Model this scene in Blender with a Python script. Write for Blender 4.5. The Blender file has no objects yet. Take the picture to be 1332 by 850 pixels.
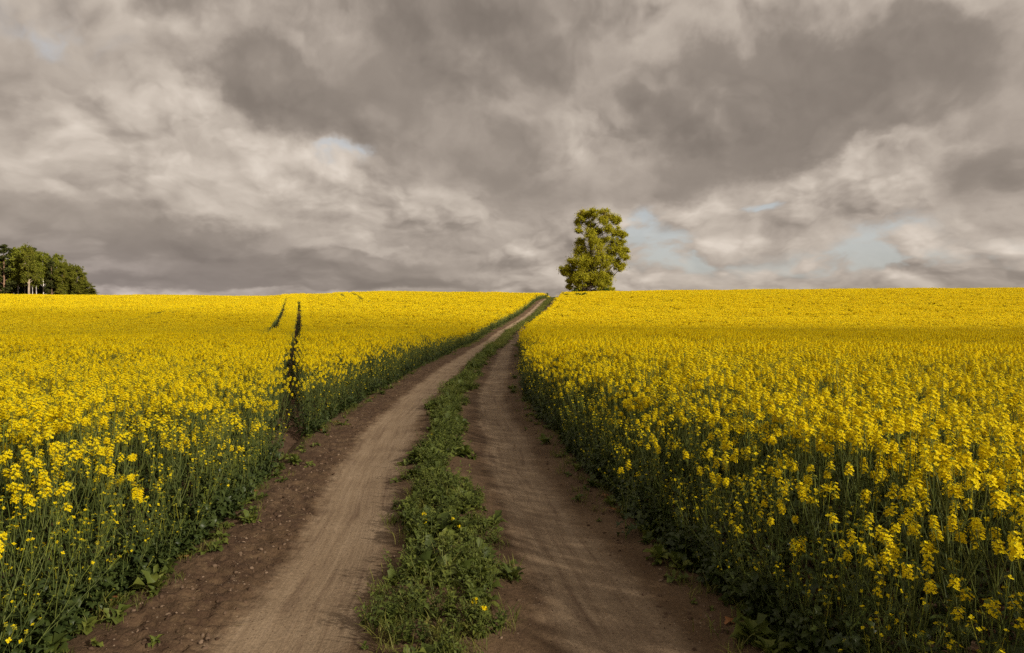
import bpy, math, random
import numpy as np
from mathutils import Vector, Matrix

R = math.radians
scene = bpy.context.scene
COL = scene.collection
rnd = random.Random(7)
nrg = np.random.default_rng(11)

# ------------------------------------------------------------------ camera
CAM_Z = 1.9
F = 888.0                      # focal length of the photograph in its pixels
HY = 405.0                     # row of the true horizon in the photograph
cam_d = bpy.data.cameras.new('camera')
cam = bpy.data.objects.new('camera', cam_d)
COL.objects.link(cam)
cam.location = (0, 0, CAM_Z)
cam.rotation_euler = (R(90 - 1.29), 0, 0)
cam_d.sensor_width = 36
cam_d.lens = 24.0
cam_d.clip_start = 0.05
cam_d.clip_end = 9000
scene.camera = cam

# ------------------------------------------------------------------ colour management
vs = scene.view_settings
vs.view_transform = 'Standard'
vs.look = 'None'
vs.exposure = 0.95
vs.gamma = 1.0
vs.use_curve_mapping = False
scene.cycles.transparent_max_bounces = 16
scene.cycles.max_bounces = 6
scene.cycles.diffuse_bounces = 3
scene.cycles.use_denoising = False

# ------------------------------------------------------------------ sun
SUN_EL = R(27)
SX, SY = 0.80, -0.60
sun_vec = Vector((SX * math.cos(SUN_EL), SY * math.cos(SUN_EL), math.sin(SUN_EL))).normalized()
sl = bpy.data.lights.new('sun', 'SUN')
sl.energy = 4.6
sl.angle = R(2.2)
sl.color = (1.0, 0.89, 0.73)
sun = bpy.data.objects.new('sun', sl)
COL.objects.link(sun)
sun.rotation_euler = sun_vec.to_track_quat('Z', 'Y').to_euler()
sun.location = (30, -30, 60)

# ------------------------------------------------------------------ sky: Nishita seen through gaps of a broken cloud layer
world = bpy.data.worlds.new('World')
scene.world = world
world.use_nodes = True
wt = world.node_tree
wt.nodes.clear()
CLOUD_GAIN = 0.93


class NT:
    """tiny helper for node trees"""
    def __init__(self, tree):
        self.t = tree

    def n(self, kind, **kw):
        nd = self.t.nodes.new(kind)
        for k, v in kw.items():
            setattr(nd, k, v)
        return nd

    def link(self, a, b):
        self.t.links.new(a, b)

    def put(self, sock, v):
        if hasattr(v, 'is_output') or isinstance(v, bpy.types.NodeSocket):
            self.t.links.new(v, sock)
        else:
            sock.default_value = v

    def math(self, op, a, b=None, c=None, clamp=False):
        m = self.n('ShaderNodeMath', operation=op, use_clamp=clamp)
        self.put(m.inputs[0], a)
        if b is not None:
            self.put(m.inputs[1], b)
        if c is not None:
            self.put(m.inputs[2], c)
        return m.outputs[0]

    def vmath(self, op, a, b=None, scale=None):
        m = self.n('ShaderNodeVectorMath', operation=op)
        self.put(m.inputs[0], a)
        if b is not None:
            self.put(m.inputs[1], b)
        if scale is not None:
            self.put(m.inputs[3], scale)
        return m.outputs['Value'] if op in ('DOT_PRODUCT', 'LENGTH') else m.outputs['Vector']

    def noise(self, vec, scale, detail=4, rough=0.55, lac=2.0, dist=0.0, color=False):
        m = self.n('ShaderNodeTexNoise')
        m.inputs['Scale'].default_value = scale
        m.inputs['Detail'].default_value = detail
        m.inputs['Roughness'].default_value = rough
        m.inputs['Lacunarity'].default_value = lac
        m.inputs['Distortion'].default_value = dist
        if vec is not None:
            self.link(vec, m.inputs['Vector'])
        return m.outputs['Color'] if color else m.outputs['Fac']

    def ramp(self, fac, stops, interp='LINEAR'):
        m = self.n('ShaderNodeValToRGB')
        m.color_ramp.interpolation = interp
        el = m.color_ramp.elements
        while len(el) < len(stops):
            el.new(0.5)
        for e, (p, c) in zip(el, stops):
            e.position = p
            e.color = (c, c, c, 1) if not hasattr(c, '__len__') else (*c[:3], 1)
        self.link(fac, m.inputs['Fac'])
        return m.outputs['Color']

    def mix(self, fac, a, b, blend='MIX'):
        m = self.n('ShaderNodeMix', data_type='RGBA', blend_type=blend)
        self.put(m.inputs[0], fac)
        for sock, v in ((m.inputs[6], a), (m.inputs[7], b)):
            if isinstance(v, tuple):
                sock.default_value = (*v[:3], 1)
            else:
                self.put(sock, v)
        return m.outputs[2]

    def maprange(self, v, a, b, c=0.0, d=1.0, smooth=False):
        m = self.n('ShaderNodeMapRange')
        if smooth:
            m.interpolation_type = 'SMOOTHSTEP'
        self.put(m.inputs[0], v)
        for i, q in enumerate((a, b, c, d)):
            m.inputs[1 + i].default_value = q
        return m.outputs[0]


def sky_dir(px, py):
    az = math.atan((px - 666) / F)
    el = math.atan((HY - py) / F * math.cos(az))
    return az, el


# brightness features of the cloud layer (bearing, elevation, spread along/across, turn, weight)
SKY_BLOBS = [
    # px, py, rx, ry, rot(deg), weight
    (560, 20, 110, 60, 0, -0.30), (660, 10, 120, 45, 0, -0.24), (780, 40, 200, 60, 0, -0.05),
    (330, 95, 60, 50, 20, -0.16), (400, 140, 90, 40, 20, -0.22), (520, 130, 120, 60, 0, -0.10),
    (1000, 130, 150, 55, 0, -0.24), (1120, 110, 180, 50, 0, -0.20), (960, 190, 80, 40, 10, -0.20),
    (1300, 225, 70, 40, -20, -0.24), (1250, 120, 140, 40, 0, -0.07),
    (650, 235, 120, 60, 15, -0.18), (760, 240, 100, 35, 0, -0.08), (880, 250, 60, 25, 0, -0.14),
    (100, 285, 130, 22, 5, -0.17), (260, 235, 60, 26, 10, -0.14), (330, 305, 90, 18, 0, -0.17),
    (180, 335, 220, 16, 3, -0.11), (360, 345, 150, 15, 0, -0.15), (560, 345, 120, 12, 0, -0.13),
    (300, 372, 260, 12, 0, -0.15), (600, 372, 120, 8, 0, -0.08), (90, 80, 90, 35, 10, -0.07), (20, 90, 60, 60, 0, -0.08),
    (120, 368, 200, 10, 0, -0.18), (470, 368, 130, 10, 0, -0.14), (60, 320, 120, 16, 0, -0.10), (700, 100, 120, 60, 0, -0.06),
    (200, 50, 90, 30, 10, -0.10), (20, 150, 40, 40, 0, -0.10), (1290, 372, 90, 10, 0, -0.15),
    (1290, 15, 130, 45, 0, 0.22), (1000, 30, 200, 25, 0, 0.00), (860, 50, 60, 40, 0, 0.08),
    (240, 165, 50, 45, 40, 0.20), (130, 150, 90, 26, 15, 0.06), (60, 205, 90, 22, 25, 0.20),
    (190, 215, 120, 20, 25, 0.18), (330, 215, 90, 26, 15, 0.22), (262, 290, 40, 12, 10, 0.34),
    (400, 255, 60, 20, 20, 0.24), (340, 260, 60, 24, 20, 0.14), (530, 280, 70, 26, 0, 0.12),
    (640, 300, 45, 18, 0, 0.16), (738, 190, 26, 34, -20, 0.26), (450, 205, 55, 16, -8, 0.40),
    (1170, 200, 130, 34, -5, 0.24), (1080, 215, 60, 30, 0, 0.18), (900, 285, 60, 26, 0, 0.24),
    (1085, 318, 50, 14, 0, 0.28), (1000, 300, 90, 30, 0, 0.10), (1240, 310, 80, 16, 0, 0.16),
    (860, 365, 130, 9, 0, 0.14), (1060, 362, 90, 6, 0, 0.16), (80, 30, 70, 26, 0, 0.08),
    (250, 100, 40, 40, 50, 0.16), (1285, 182, 24, 5, 0, 0.3), (840, 200, 60, 30, 0, 0.04),
]
SKY_GAPS = [
    (826, 288, 18, 12, 0, 1.0), (868, 322, 34, 13, 10, 0.80), (971, 273, 16, 6, 0, 0.95),
    (1150, 318, 34, 14, -20, 0.85), (1090, 345, 60, 8, 0, 0.75), (456, 201, 46, 8, -6, 0.62),
    (1310, 335, 60, 8, 0, 0.6), (85, 36, 46, 16, 0, 0.22), 
    (880, 345, 60, 10, 0, 0.6), (100, 55, 30, 10, 0, 0.3),
]


def build_sky():
    k = NT(wt)
    tc = k.n('ShaderNodeTexCoord')
    d = k.vmath('NORMALIZE', tc.outputs['Generated'])
    sep = k.n('ShaderNodeSeparateXYZ')
    k.link(d, sep.inputs[0])
    dx, dy, dz = sep.outputs
    az = k.math('ARCTAN2', dx, dy)
    el = k.math('ARCSINE', dz)
    elc = k.math('MAXIMUM', el, -0.05)
    # cloud coordinates: features shrink and flatten toward the horizon
    den = k.math('ADD', elc, 0.20)
    qx = k.math('MULTIPLY', az, 2.55)
    qy = k.math('MULTIPLY', k.math('LOGARITHM', den, 2.718281828), 1.40)
    pc = k.n('ShaderNodeCombineXYZ')
    k.link(qx, pc.inputs[0])
    k.link(qy, pc.inputs[1])
    P = k.vmath('ADD', pc.outputs[0], (3.7, 1.3, 0.4))
    w1 = k.vmath('SUBTRACT', k.noise(P, 1.6, 4, 0.55, color=True), (0.5, 0.5, 0.5))
    w2 = k.vmath('SUBTRACT', k.noise(P, 5.5, 4, 0.6, color=True), (0.5, 0.5, 0.5))
    amp = k.math('MULTIPLY_ADD', elc, 0.40, 0.07)
    wv = k.vmath('ADD', k.vmath('SCALE', w1, scale=amp),
                 k.vmath('SCALE', w2, scale=k.math('MULTIPLY', amp, 0.55)))
    wv = k.vmath('MULTIPLY', wv, (1.0, 0.7, 0.0))
    ac = k.n('ShaderNodeCombineXYZ')
    k.link(az, ac.inputs[0])
    k.link(el, ac.inputs[1])
    A = k.vmath('ADD', ac.outputs[0], wv)
    A_small = k.vmath('ADD', ac.outputs[0], k.vmath('SCALE', wv, scale=0.5))

    def blobs(lst, vec, gain=1.0):
        acc = None
        for (bx, by, rx, ry, rot, wgt) in lst:
            a, e = sky_dir(bx, by)
            m = k.n('ShaderNodeMapping', vector_type='TEXTURE')
            m.inputs['Location'].default_value = (a, e, 0)
            m.inputs['Rotation'].default_value = (0, 0, R(-rot))
            m.inputs['Scale'].default_value = (rx / F * 1.2, ry / F * 1.2, 1)
            k.link(vec, m.inputs['Vector'])
            q = k.vmath('DOT_PRODUCT', m.outputs[0], m.outputs[0])
            g = k.math('POWER', 2.718281828, k.math('MULTIPLY', q, -1.0))
            wgt = wgt * gain
            acc = k.math('MULTIPLY', g, wgt) if acc is None else k.math('MULTIPLY_ADD', g, wgt, acc)
        return acc

    DK = blobs([b for b in SKY_BLOBS if b[5] < -0.001], A, -4.6)
    BR = blobs([b for b in SKY_BLOBS if b[5] > 0.001], A, 1.0)
    G = blobs([(b[0], b[1], b[2] * 1.3, b[3] * 1.3, b[4], b[5] * 0.56) for b in SKY_GAPS], A)
    Pw = k.vmath('ADD', P, k.vmath('SCALE', w1, scale=0.30))
    Pw = k.vmath('ADD', Pw, k.vmath('SCALE', w2, scale=0.06))
    n_big = k.noise(Pw, 1.5, 3, 0.5)

    def puffs(vec):
        v = k.n('ShaderNodeTexVoronoi', feature='SMOOTH_F1', voronoi_dimensions='2D')
        v.inputs['Scale'].default_value = 2.9
        v.inputs['Detail'].default_value = 3.0
        v.inputs['Roughness'].default_value = 0.42
        v.inputs['Lacunarity'].default_value = 2.3
        v.inputs['Smoothness'].default_value = 0.25
        k.link(vec, v.inputs['Vector'])
        q = k.maprange(v.outputs['Distance'], 0.0, 0.75, 0.85, 0.15)
        return k.math('ADD', k.math('MULTIPLY', q, 0.55), k.math('MULTIPLY', k.noise(vec, 3.1, 6, 0.50), 0.45))
    n_mid = puffs(Pw)
    n_mid_l = puffs(k.vmath('ADD', Pw, (0.03, 0.06, 0.0)))
    n_fine = k.noise(Pw, 10.0, 4, 0.5)
    n_fine_l = k.noise(k.vmath('ADD', Pw, (0.016, 0.022, 0.0)), 10.0, 4, 0.5)
    # sides turned to the light are brighter
    rel = k.math('MULTIPLY', k.math('SUBTRACT', n_mid, n_mid_l), 1.45)
    rel = k.math('MULTIPLY_ADD', k.math('SUBTRACT', n_fine, n_fine_l), 0.30, rel)
    # bright rear layer
    b0 = k.math('ADD', 0.54, k.math('MULTIPLY', BR, 0.9))
    b0 = k.math('MULTIPLY_ADD', k.math('SUBTRACT', n_big, 0.5), 0.45, b0)
    b0 = k.math('MULTIPLY_ADD', k.math('SUBTRACT', n_mid, 0.5), 0.58, b0)
    b0 = k.math('MULTIPLY_ADD', k.math('SUBTRACT', n_fine, 0.5), 0.16, b0)
    b0 = k.math('ADD', b0, rel)
    # dark cloud bases in front of it
    dd = k.math('MULTIPLY_ADD', k.math('SUBTRACT', n_mid, 0.5), 1.7, DK)
    dd = k.math('MULTIPLY_ADD', k.math('SUBTRACT', n_big, 0.5), 0.9, dd)
    dd = k.math('MULTIPLY_ADD', k.math('SUBTRACT', n_fine, 0.5), 0.55, dd)
    al = k.maprange(dd, 0.25, 0.95, 0.0, 1.0, True)
    b0 = k.math('ADD', b0, k.maprange(dd, -0.35, 0.25, 0.0, 0.09, True))
    dk = k.math('MULTIPLY_ADD', k.math('SUBTRACT', n_big, 0.5), 0.34, 0.255)
    dk = k.math('MULTIPLY_ADD', DK, -0.045, dk)
    dk = k.math('MULTIPLY_ADD', k.math('SUBTRACT', n_mid, 0.5), 0.36, dk)
    dk = k.math('MULTIPLY_ADD', rel, 0.55, dk)
    mxv = k.n('ShaderNodeMix', data_type='FLOAT')
    k.link(al, mxv.inputs[0])
    k.link(b0, mxv.inputs[2])
    k.link(dk, mxv.inputs[3])
    Fv = mxv.outputs[0]
    cl = k.ramp(k.maprange(Fv, -0.40, 1.40), [
        (0.0, (0.098, 0.083, 0.071)), (0.22, (0.128, 0.109, 0.094)), (0.36, (0.168, 0.144, 0.124)), (0.48, (0.228, 0.197, 0.170)),
        (0.60, (0.290, 0.254, 0.219)), (0.72, (0.352, 0.311, 0.270)), (0.85, (0.420, 0.376, 0.330)), (1.0, (0.52, 0.475, 0.425))])
    # violet-grey toward the low left sky, where the cloud is deepest
    tint = k.maprange(az, -0.05, -0.55, 0.0, 1.0, True)
    low = k.maprange(el, 0.13, 0.02, 0.0, 1.0, True)
    cl = k.mix(k.math('MULTIPLY', k.math('MULTIPLY', tint, low), 0.6), cl, (0.95, 0.955, 1.06), 'MULTIPLY')
    cl = k.vmath('MULTIPLY', cl, (10.15 * CLOUD_GAIN, 10.0 * CLOUD_GAIN, 9.85 * CLOUD_GAIN))
    sky = k.n('ShaderNodeTexSky', sky_type='NISHITA')
    sky.sun_disc = False
    sky.sun_elevation = SUN_EL
    sky.sun_rotation = math.atan2(SX, SY)
    sky.dust_density = 2.5
    sky.air_density = 1.0
    Gn = k.math('MULTIPLY_ADD', k.math('SUBTRACT', n_mid, 0.5), -2.4, G)
    Gn = k.math('MULTIPLY_ADD', k.math('SUBTRACT', n_fine, 0.5), -3.0, Gn)
    gap = k.maprange(Gn, 0.20, 1.10, 0.0, 0.88, True)
    gap = k.math('MULTIPLY', gap, k.maprange(G, 0.02, 0.45, 0.0, 1.0, True))
    gap = k.math('MULTIPLY', gap, k.math('MULTIPLY_ADD', al, -0.70, 0.82))
    blue = k.mix(0.62, k.vmath('SCALE', sky.outputs[0], scale=0.8), (3.15, 3.2, 3.15))
    col = k.mix(gap, cl, blue)
    bg = k.n('ShaderNodeBackground')
    bg.inputs['Strength'].default_value = 0.10
    k.link(col, bg.inputs['Color'])
    out = k.n('ShaderNodeOutputWorld')
    k.link(bg.outputs[0], out.inputs[0])
    world.cycles.sampling_method = 'MANUAL'
    world.cycles.sample_map_resolution = 256


build_sky()

# ------------------------------------------------------------------ numeric helpers


def smooth(a, b, x):
    t = np.clip((np.asarray(x, float) - a) / (b - a), 0, 1)
    return t * t * (3 - 2 * t)


def _hash(ix, iy, seed):
    h = (ix.astype(np.int64) * 374761393 + iy.astype(np.int64) * 668265263 + seed * 982451653) & 0x7fffffff
    h = ((h ^ (h >> 13)) * 1274126177) & 0x7fffffff
    return ((h ^ (h >> 16)) & 0xffff) / 65535.0


def vnoise(x, y, seed=0):
    x = np.asarray(x, float)
    y = np.asarray(y, float)
    ix, iy = np.floor(x), np.floor(y)
    fx, fy = x - ix, y - iy
    fx = fx * fx * (3 - 2 * fx)
    fy = fy * fy * (3 - 2 * fy)
    a, b = _hash(ix, iy, seed), _hash(ix + 1, iy, seed)
    c, d = _hash(ix, iy + 1, seed), _hash(ix + 1, iy + 1, seed)
    return (a * (1 - fx) + b * fx) * (1 - fy) + (c * (1 - fx) + d * fx) * fy


def fbm(x, y, seed=0, oct=4):
    s, a, t = 0, 0.5, 0
    for o in range(oct):
        s = s + a * vnoise(x * 2 ** o, y * 2 ** o, seed + o * 17)
        t += a
        a *= 0.5
    return s / t - 0.5


# edges of the crop along the track (distance ahead, sideways)
_Y = [0.0, 3.88, 5.0, 6.0, 7.0, 8.0, 11.0, 12.7, 15.6, 19.0, 27.0, 45.0, 58.0, 70.0, 82.0, 95.0, 147.0, 190.0, 260.0]
_XL = [-2.60, -2.61, -2.66, -2.70, -2.82, -2.95, -3.30, -3.34, -3.48, -3.52, -3.56, -3.40, -2.95, -2.15, -0.55, 1.40, 7.2, 12.0, 20.0]
_XR = [1.95, 1.62, 1.33, 1.18, 1.08, 1.00, 0.80, 0.55, 0.38, 0.35, 0.36, 0.52, 1.05, 1.85, 3.45, 5.40, 11.2, 16.0, 24.0]


def XL(y):
    return np.interp(y, _Y, _XL) + 0.13 * fbm(np.asarray(y, float) * 0.55, np.zeros_like(np.asarray(y, float)), 5, 3) * 2


def XR(y):
    return np.interp(y, _Y, _XR) + 0.13 * fbm(np.asarray(y, float) * 0.55, np.ones_like(np.asarray(y, float)) * 9, 6, 3) * 2


_HX = [-400, 0, 120, 230, 340, 430, 500, 600, 680, 740, 900, 1100, 1332, 1800]
_HYT = [382, 383, 383.4, 384, 385, 381.8, 379.3, 379.6, 381.2, 380.2, 377.6, 375.6, 374.6, 374.0]


def hz(x, y):
    """height of the land"""
    x = np.asarray(x, float)
    y = np.asarray(y, float)
    near = -0.0113 * np.clip(y, -40, 4000)
    yy = np.maximum(y, 25.0)
    u = x / yy
    yt = np.interp(666 + F * u, _HX, _HYT)
    A = 2.30 + 0.164 * (405 - yt)
    S = smooth(50, 150, y)
    z = near + A * S
    L = smooth(-0.40, -0.50, u)
    z = z + L * np.clip(y - 150, 0, 160) * 0.0352
    z = z + 0.10 * fbm(x * 0.05, y * 0.05, 3, 2) * smooth(6, 40, y)
    return z


def new_mesh(name, verts, faces, mats=(), mat_idx=None, smooth_shade=False):
    """verts (n,3); faces list of tuples or an (m,k) array"""
    me = bpy.data.meshes.new(name)
    v = np.asarray(verts, np.float32)
    if isinstance(faces, np.ndarray):
        m, kk = faces.shape
        me.vertices.add(len(v))
        me.vertices.foreach_set('co', v.ravel())
        me.loops.add(m * kk)
        me.loops.foreach_set('vertex_index', faces.astype(np.int32).ravel())
        me.polygons.add(m)
        me.polygons.foreach_set('loop_start', np.arange(0, m * kk, kk, dtype=np.int32))
        me.polygons.foreach_set('loop_total', np.full(m, kk, np.int32))
        me.update(calc_edges=True)
    else:
        me.from_pydata([tuple(p) for p in v.tolist()], [], faces)
        me.update()
    for m in mats:
        me.materials.append(m)
    if mat_idx is not None:
        me.polygons.foreach_set('material_index', np.asarray(mat_idx, np.int32))
    if smooth_shade:
        me.polygons.foreach_set('use_smooth', np.ones(len(me.polygons), bool))
    return me


def link(name, me, parent=None, loc=(0, 0, 0)):
    o = bpy.data.objects.new(name, me)
    COL.objects.link(o)
    o.location = loc
    if parent is not None:
        o.parent = parent
    return o


def tag(o, label=None, cat=None, group=None, kind=None):
    if label:
        o['label'] = label
    if cat:
        o['category'] = cat
    if group:
        o['group'] = group
    if kind:
        o['kind'] = kind
    return o


# ------------------------------------------------------------------ materials


def mat(name):
    m = bpy.data.materials.new(name)
    m.use_nodes = True
    m.node_tree.nodes.clear()
    return m, NT(m.node_tree)


def plant_material(name, base, dark, light, trans=0.3, rough=0.55, spec=0.25, island=True, inst=0.5, trans_tint=1.3):
    """diffuse and glossy plant tissue that lets some light through; colour differs from piece to piece and plant to plant"""
    m, k = mat(name)
    geo = k.n('ShaderNodeNewGeometry')
    oi = k.n('ShaderNodeObjectInfo')
    v = geo.outputs['Random Per Island'] if island else oi.outputs['Random']
    f = k.math('ADD', k.math('MULTIPLY', v, 1.0 - inst), k.math('MULTIPLY', oi.outputs['Random'], inst))
    c = k.ramp(f, [(0.05, dark), (0.5, base), (0.95, light)])
    p = k.n('ShaderNodeBsdfPrincipled')
    k.link(c, p.inputs['Base Color'])
    p.inputs['Roughness'].default_value = rough
    p.inputs['Specular IOR Level'].default_value = spec
    tr = k.n('ShaderNodeBsdfTranslucent')
    k.link(k.vmath('SCALE', c, scale=trans_tint), tr.inputs[0])
    mx = k.n('ShaderNodeMixShader')
    mx.inputs[0].default_value = trans
    k.link(p.outputs[0], mx.inputs[1])
    k.link(tr.outputs[0], mx.inputs[2])
    out = k.n('ShaderNodeOutputMaterial')
    k.link(mx.outputs[0], out.inputs[0])
    return m


M_PETAL = plant_material('rape_petal', (0.82, 0.655, 0.005), (0.77, 0.56, 0.004), (0.86, 0.72, 0.010), trans=0.35, rough=0.6, spec=0.1, trans_tint=1.0, inst=0.3)
M_BUD = plant_material('rape_bud', (0.26, 0.29, 0.03), (0.16, 0.22, 0.03), (0.45, 0.40, 0.03), trans=0.2)
M_STEM = plant_material('rape_stem', (0.108, 0.135, 0.030), (0.070, 0.094, 0.024), (0.155, 0.172, 0.040), trans=0.12, rough=0.5)
M_LEAF = plant_material('rape_leaf', (0.043, 0.064, 0.015), (0.027, 0.043, 0.012), (0.068, 0.092, 0.020), trans=0.25, rough=0.45, spec=0.35)
M_GRASS = plant_material('verge_grass', (0.115, 0.128, 0.021), (0.062, 0.076, 0.017), (0.20, 0.185, 0.045), trans=0.3)
M_WEED = plant_material('weed_leaf', (0.090, 0.118, 0.021), (0.050, 0.070, 0.017), (0.150, 0.172, 0.030), trans=0.28)
M_DEAD = plant_material('dead_leaf', (0.30, 0.135, 0.050), (0.16, 0.075, 0.035), (0.42, 0.22, 0.085), trans=0.2, inst=0.7)
M_STRAW = plant_material('straw', (0.28, 0.21, 0.12), (0.18, 0.13, 0.08), (0.40, 0.32, 0.2), trans=0.1)


def soil_base(k, vec, dark, mid, light, s1=1.2):
    n1 = k.noise(vec, s1, 6, 0.6)
    n2 = k.noise(vec, 22.0, 5, 0.65)
    f = k.math('ADD', k.math('MULTIPLY', n1, 0.6), k.math('MULTIPLY', n2, 0.4))
    return k.ramp(f, [(0.36, dark), (0.5, mid), (0.64, light)])


def make_ground_mat():
    m, k = mat('field_soil')
    g = k.n('ShaderNodeNewGeometry')
    c = soil_base(k, g.outputs['Position'], (0.050, 0.031, 0.020), (0.085, 0.053, 0.034), (0.125, 0.082, 0.052))
    p = k.n('ShaderNodeBsdfPrincipled')
    p.inputs['Roughness'].default_value = 0.95
    p.inputs['Specular IOR Level'].default_value = 0.1
    k.link(c, p.inputs['Base Color'])
    b = k.n('ShaderNodeBump')
    b.inputs['Strength'].default_value = 0.6
    b.inputs['Distance'].default_value = 0.03
    k.link(k.noise(g.outputs['Position'], 14.0, 6, 0.65), b.inputs['Height'])
    k.link(b.outputs[0], p.inputs['Normal'])
    out = k.n('ShaderNodeOutputMaterial')
    k.link(p.outputs[0], out.inputs[0])
    return m


def make_track_mat():
    m, k = mat('track_soil')
    uv = k.n('ShaderNodeUVMap', uv_map='track')
    sep = k.n('ShaderNodeSeparateXYZ')
    k.link(uv.outputs[0], sep.inputs[0])
    s, t = sep.outputs[0], sep.outputs[1]
    g = k.n('ShaderNodeNewGeometry')
    pos = g.outputs['Position']
    # lanes wander a little
    wob = k.math('SUBTRACT', k.noise(uv.outputs[0], 0.7, 3, 0.5), 0.5)
    wob2 = k.math('SUBTRACT', k.noise(uv.outputs[0], 4.0, 5, 0.65), 0.5)
    sw = k.math('MULTIPLY_ADD', wob, 0.40, s)
    sw = k.math('MULTIPLY_ADD', wob2, 0.30, sw)

    def band(lo, hi, soft):
        a = k.maprange(sw, lo - soft, lo + soft, 0, 1, True)
        b = k.maprange(sw, hi - soft, hi + soft, 1, 0, True)
        return k.math('MULTIPLY', a, b)
    rut = k.math('MAXIMUM', band(0.82, 1.62, 0.12), band(2.80, 3.46, 0.13))
    loose = k.math('MAXIMUM', band(0.12, 0.80, 0.14), k.math('MULTIPLY', band(2.44, 2.80, 0.10), 0.6))
    # lengthwise wheel streaks
    st = k.n('ShaderNodeMapping')
    st.inputs['Scale'].default_value = (9.0, 0.35, 1)
    k.link(uv.outputs[0], st.inputs['Vector'])
    streak = k.noise(st.outputs[0], 1.6, 5, 0.6)
    st2 = k.n('ShaderNodeMapping')
    st2.inputs['Scale'].default_value = (30.0, 0.8, 1)
    k.link(uv.outputs[0], st2.inputs['Vector'])
    streak2 = k.noise(st2.outputs[0], 1.6, 4, 0.6)
    patch = k.noise(pos, 0.9, 6, 0.62)
    grit = k.noise(pos, 45.0, 4, 0.7)
    brown = k.ramp(patch, [(0.33, (0.074, 0.046, 0.026)), (0.52, (0.112, 0.073, 0.042)), (0.70, (0.154, 0.104, 0.063))])
    dusty = k.ramp(k.math('ADD', k.math('MULTIPLY', patch, 0.5), k.math('MULTIPLY', streak, 0.5)),
                   [(0.36, (0.145, 0.101, 0.066)), (0.50, (0.205, 0.149, 0.098)), (0.66, (0.262, 0.196, 0.133))])
    c = k.mix(rut, brown, dusty)
    lf = k.math('MULTIPLY', loose, k.maprange(k.noise(pos, 6.0, 5, 0.7), 0.40, 0.60, 0.15, 0.95))
    c = k.mix(lf, c, (0.060, 0.036, 0.023))
    # narrow worn lines in the ruts
    ln = k.math('MULTIPLY', k.maprange(streak2, 0.54, 0.70, 0, 0.28), rut)
    c = k.mix(ln, c, (0.30, 0.225, 0.165))
    ln2 = k.math('MULTIPLY', k.maprange(streak, 0.44, 0.30, 0, 0.40), k.math('SUBTRACT', 1.0, loose))
    c = k.mix(ln2, c, (0.10, 0.064, 0.043))
    c = k.mix(0.7, c, k.ramp(grit, [(0.30, 0.55), (0.5, 1.0), (0.72, 1.35)]), 'MULTIPLY')
    spk = k.n('ShaderNodeTexVoronoi')
    spk.inputs['Scale'].default_value = 26
    k.link(pos, spk.inputs['Vector'])
    sm = k.math('MULTIPLY', k.math('LESS_THAN', spk.outputs['Distance'], 0.16),
                k.math('GREATER_THAN', k.noise(pos, 3.0, 3, 0.6), 0.56))
    c = k.mix(k.math('MULTIPLY', sm, 0.5), c, (0.33, 0.26, 0.19))
    p = k.n('ShaderNodeBsdfPrincipled')
    p.inputs['Roughness'].default_value = 0.92
    p.inputs['Specular IOR Level'].default_value = 0.12
    k.link(c, p.inputs['Base Color'])
    h = k.math('ADD', k.math('MULTIPLY', grit, 0.35), k.math('MULTIPLY', streak2, 0.30))
    h = k.math('MULTIPLY_ADD', k.noise(pos, 12.0, 6, 0.7), k.math('MULTIPLY_ADD', loose, 1.6, 0.35), h)
    b = k.n('ShaderNodeBump')
    b.inputs['Strength'].default_value = 0.8
    b.inputs['Distance'].default_value = 0.02
    k.link(h, b.inputs['Height'])
    k.link(b.outputs[0], p.inputs['Normal'])
    out = k.n('ShaderNodeOutputMaterial')
    k.link(p.outputs[0], out.inputs[0])
    return m


M_GROUND = make_ground_mat()
M_TRACK = make_track_mat()

# ------------------------------------------------------------------ land
TRACK_END = 200.0


def build_ground():
    ys = np.concatenate([np.linspace(-30, 2, 12), np.geomspace(2.4, 320, 260), np.geomspace(340, 4000, 40)])
    cs = np.linspace(-1.6, 1.6, 321)
    Yg = ys[:, None] + 0 * cs[None, :]
    Xg = cs[None, :] * (Yg + 42)
    Z = hz(Xg, Yg)
    l, r = XL(Yg), XR(Yg)
    inside = smooth(-0.25, 0.3, Xg - l) * smooth(-0.25, 0.3, r - Xg) * (Yg > -5) * smooth(TRACK_END + 3, TRACK_END - 3, Yg)
    Z = Z - 0.02 - 0.30 * inside
    nr, nc = Yg.shape
    idx = np.arange(nr * nc).reshape(nr, nc)
    f = np.stack([idx[:-1, :-1], idx[:-1, 1:], idx[1:, 1:], idx[1:, :-1]], -1).reshape(-1, 4)
    o = link('ground', new_mesh('ground', np.stack([Xg, Yg, Z], -1).reshape(-1, 3), f, [M_GROUND], smooth_shade=True))
    tag(o, 'brown field soil under the rapeseed crop', 'ground', kind='structure')


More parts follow.
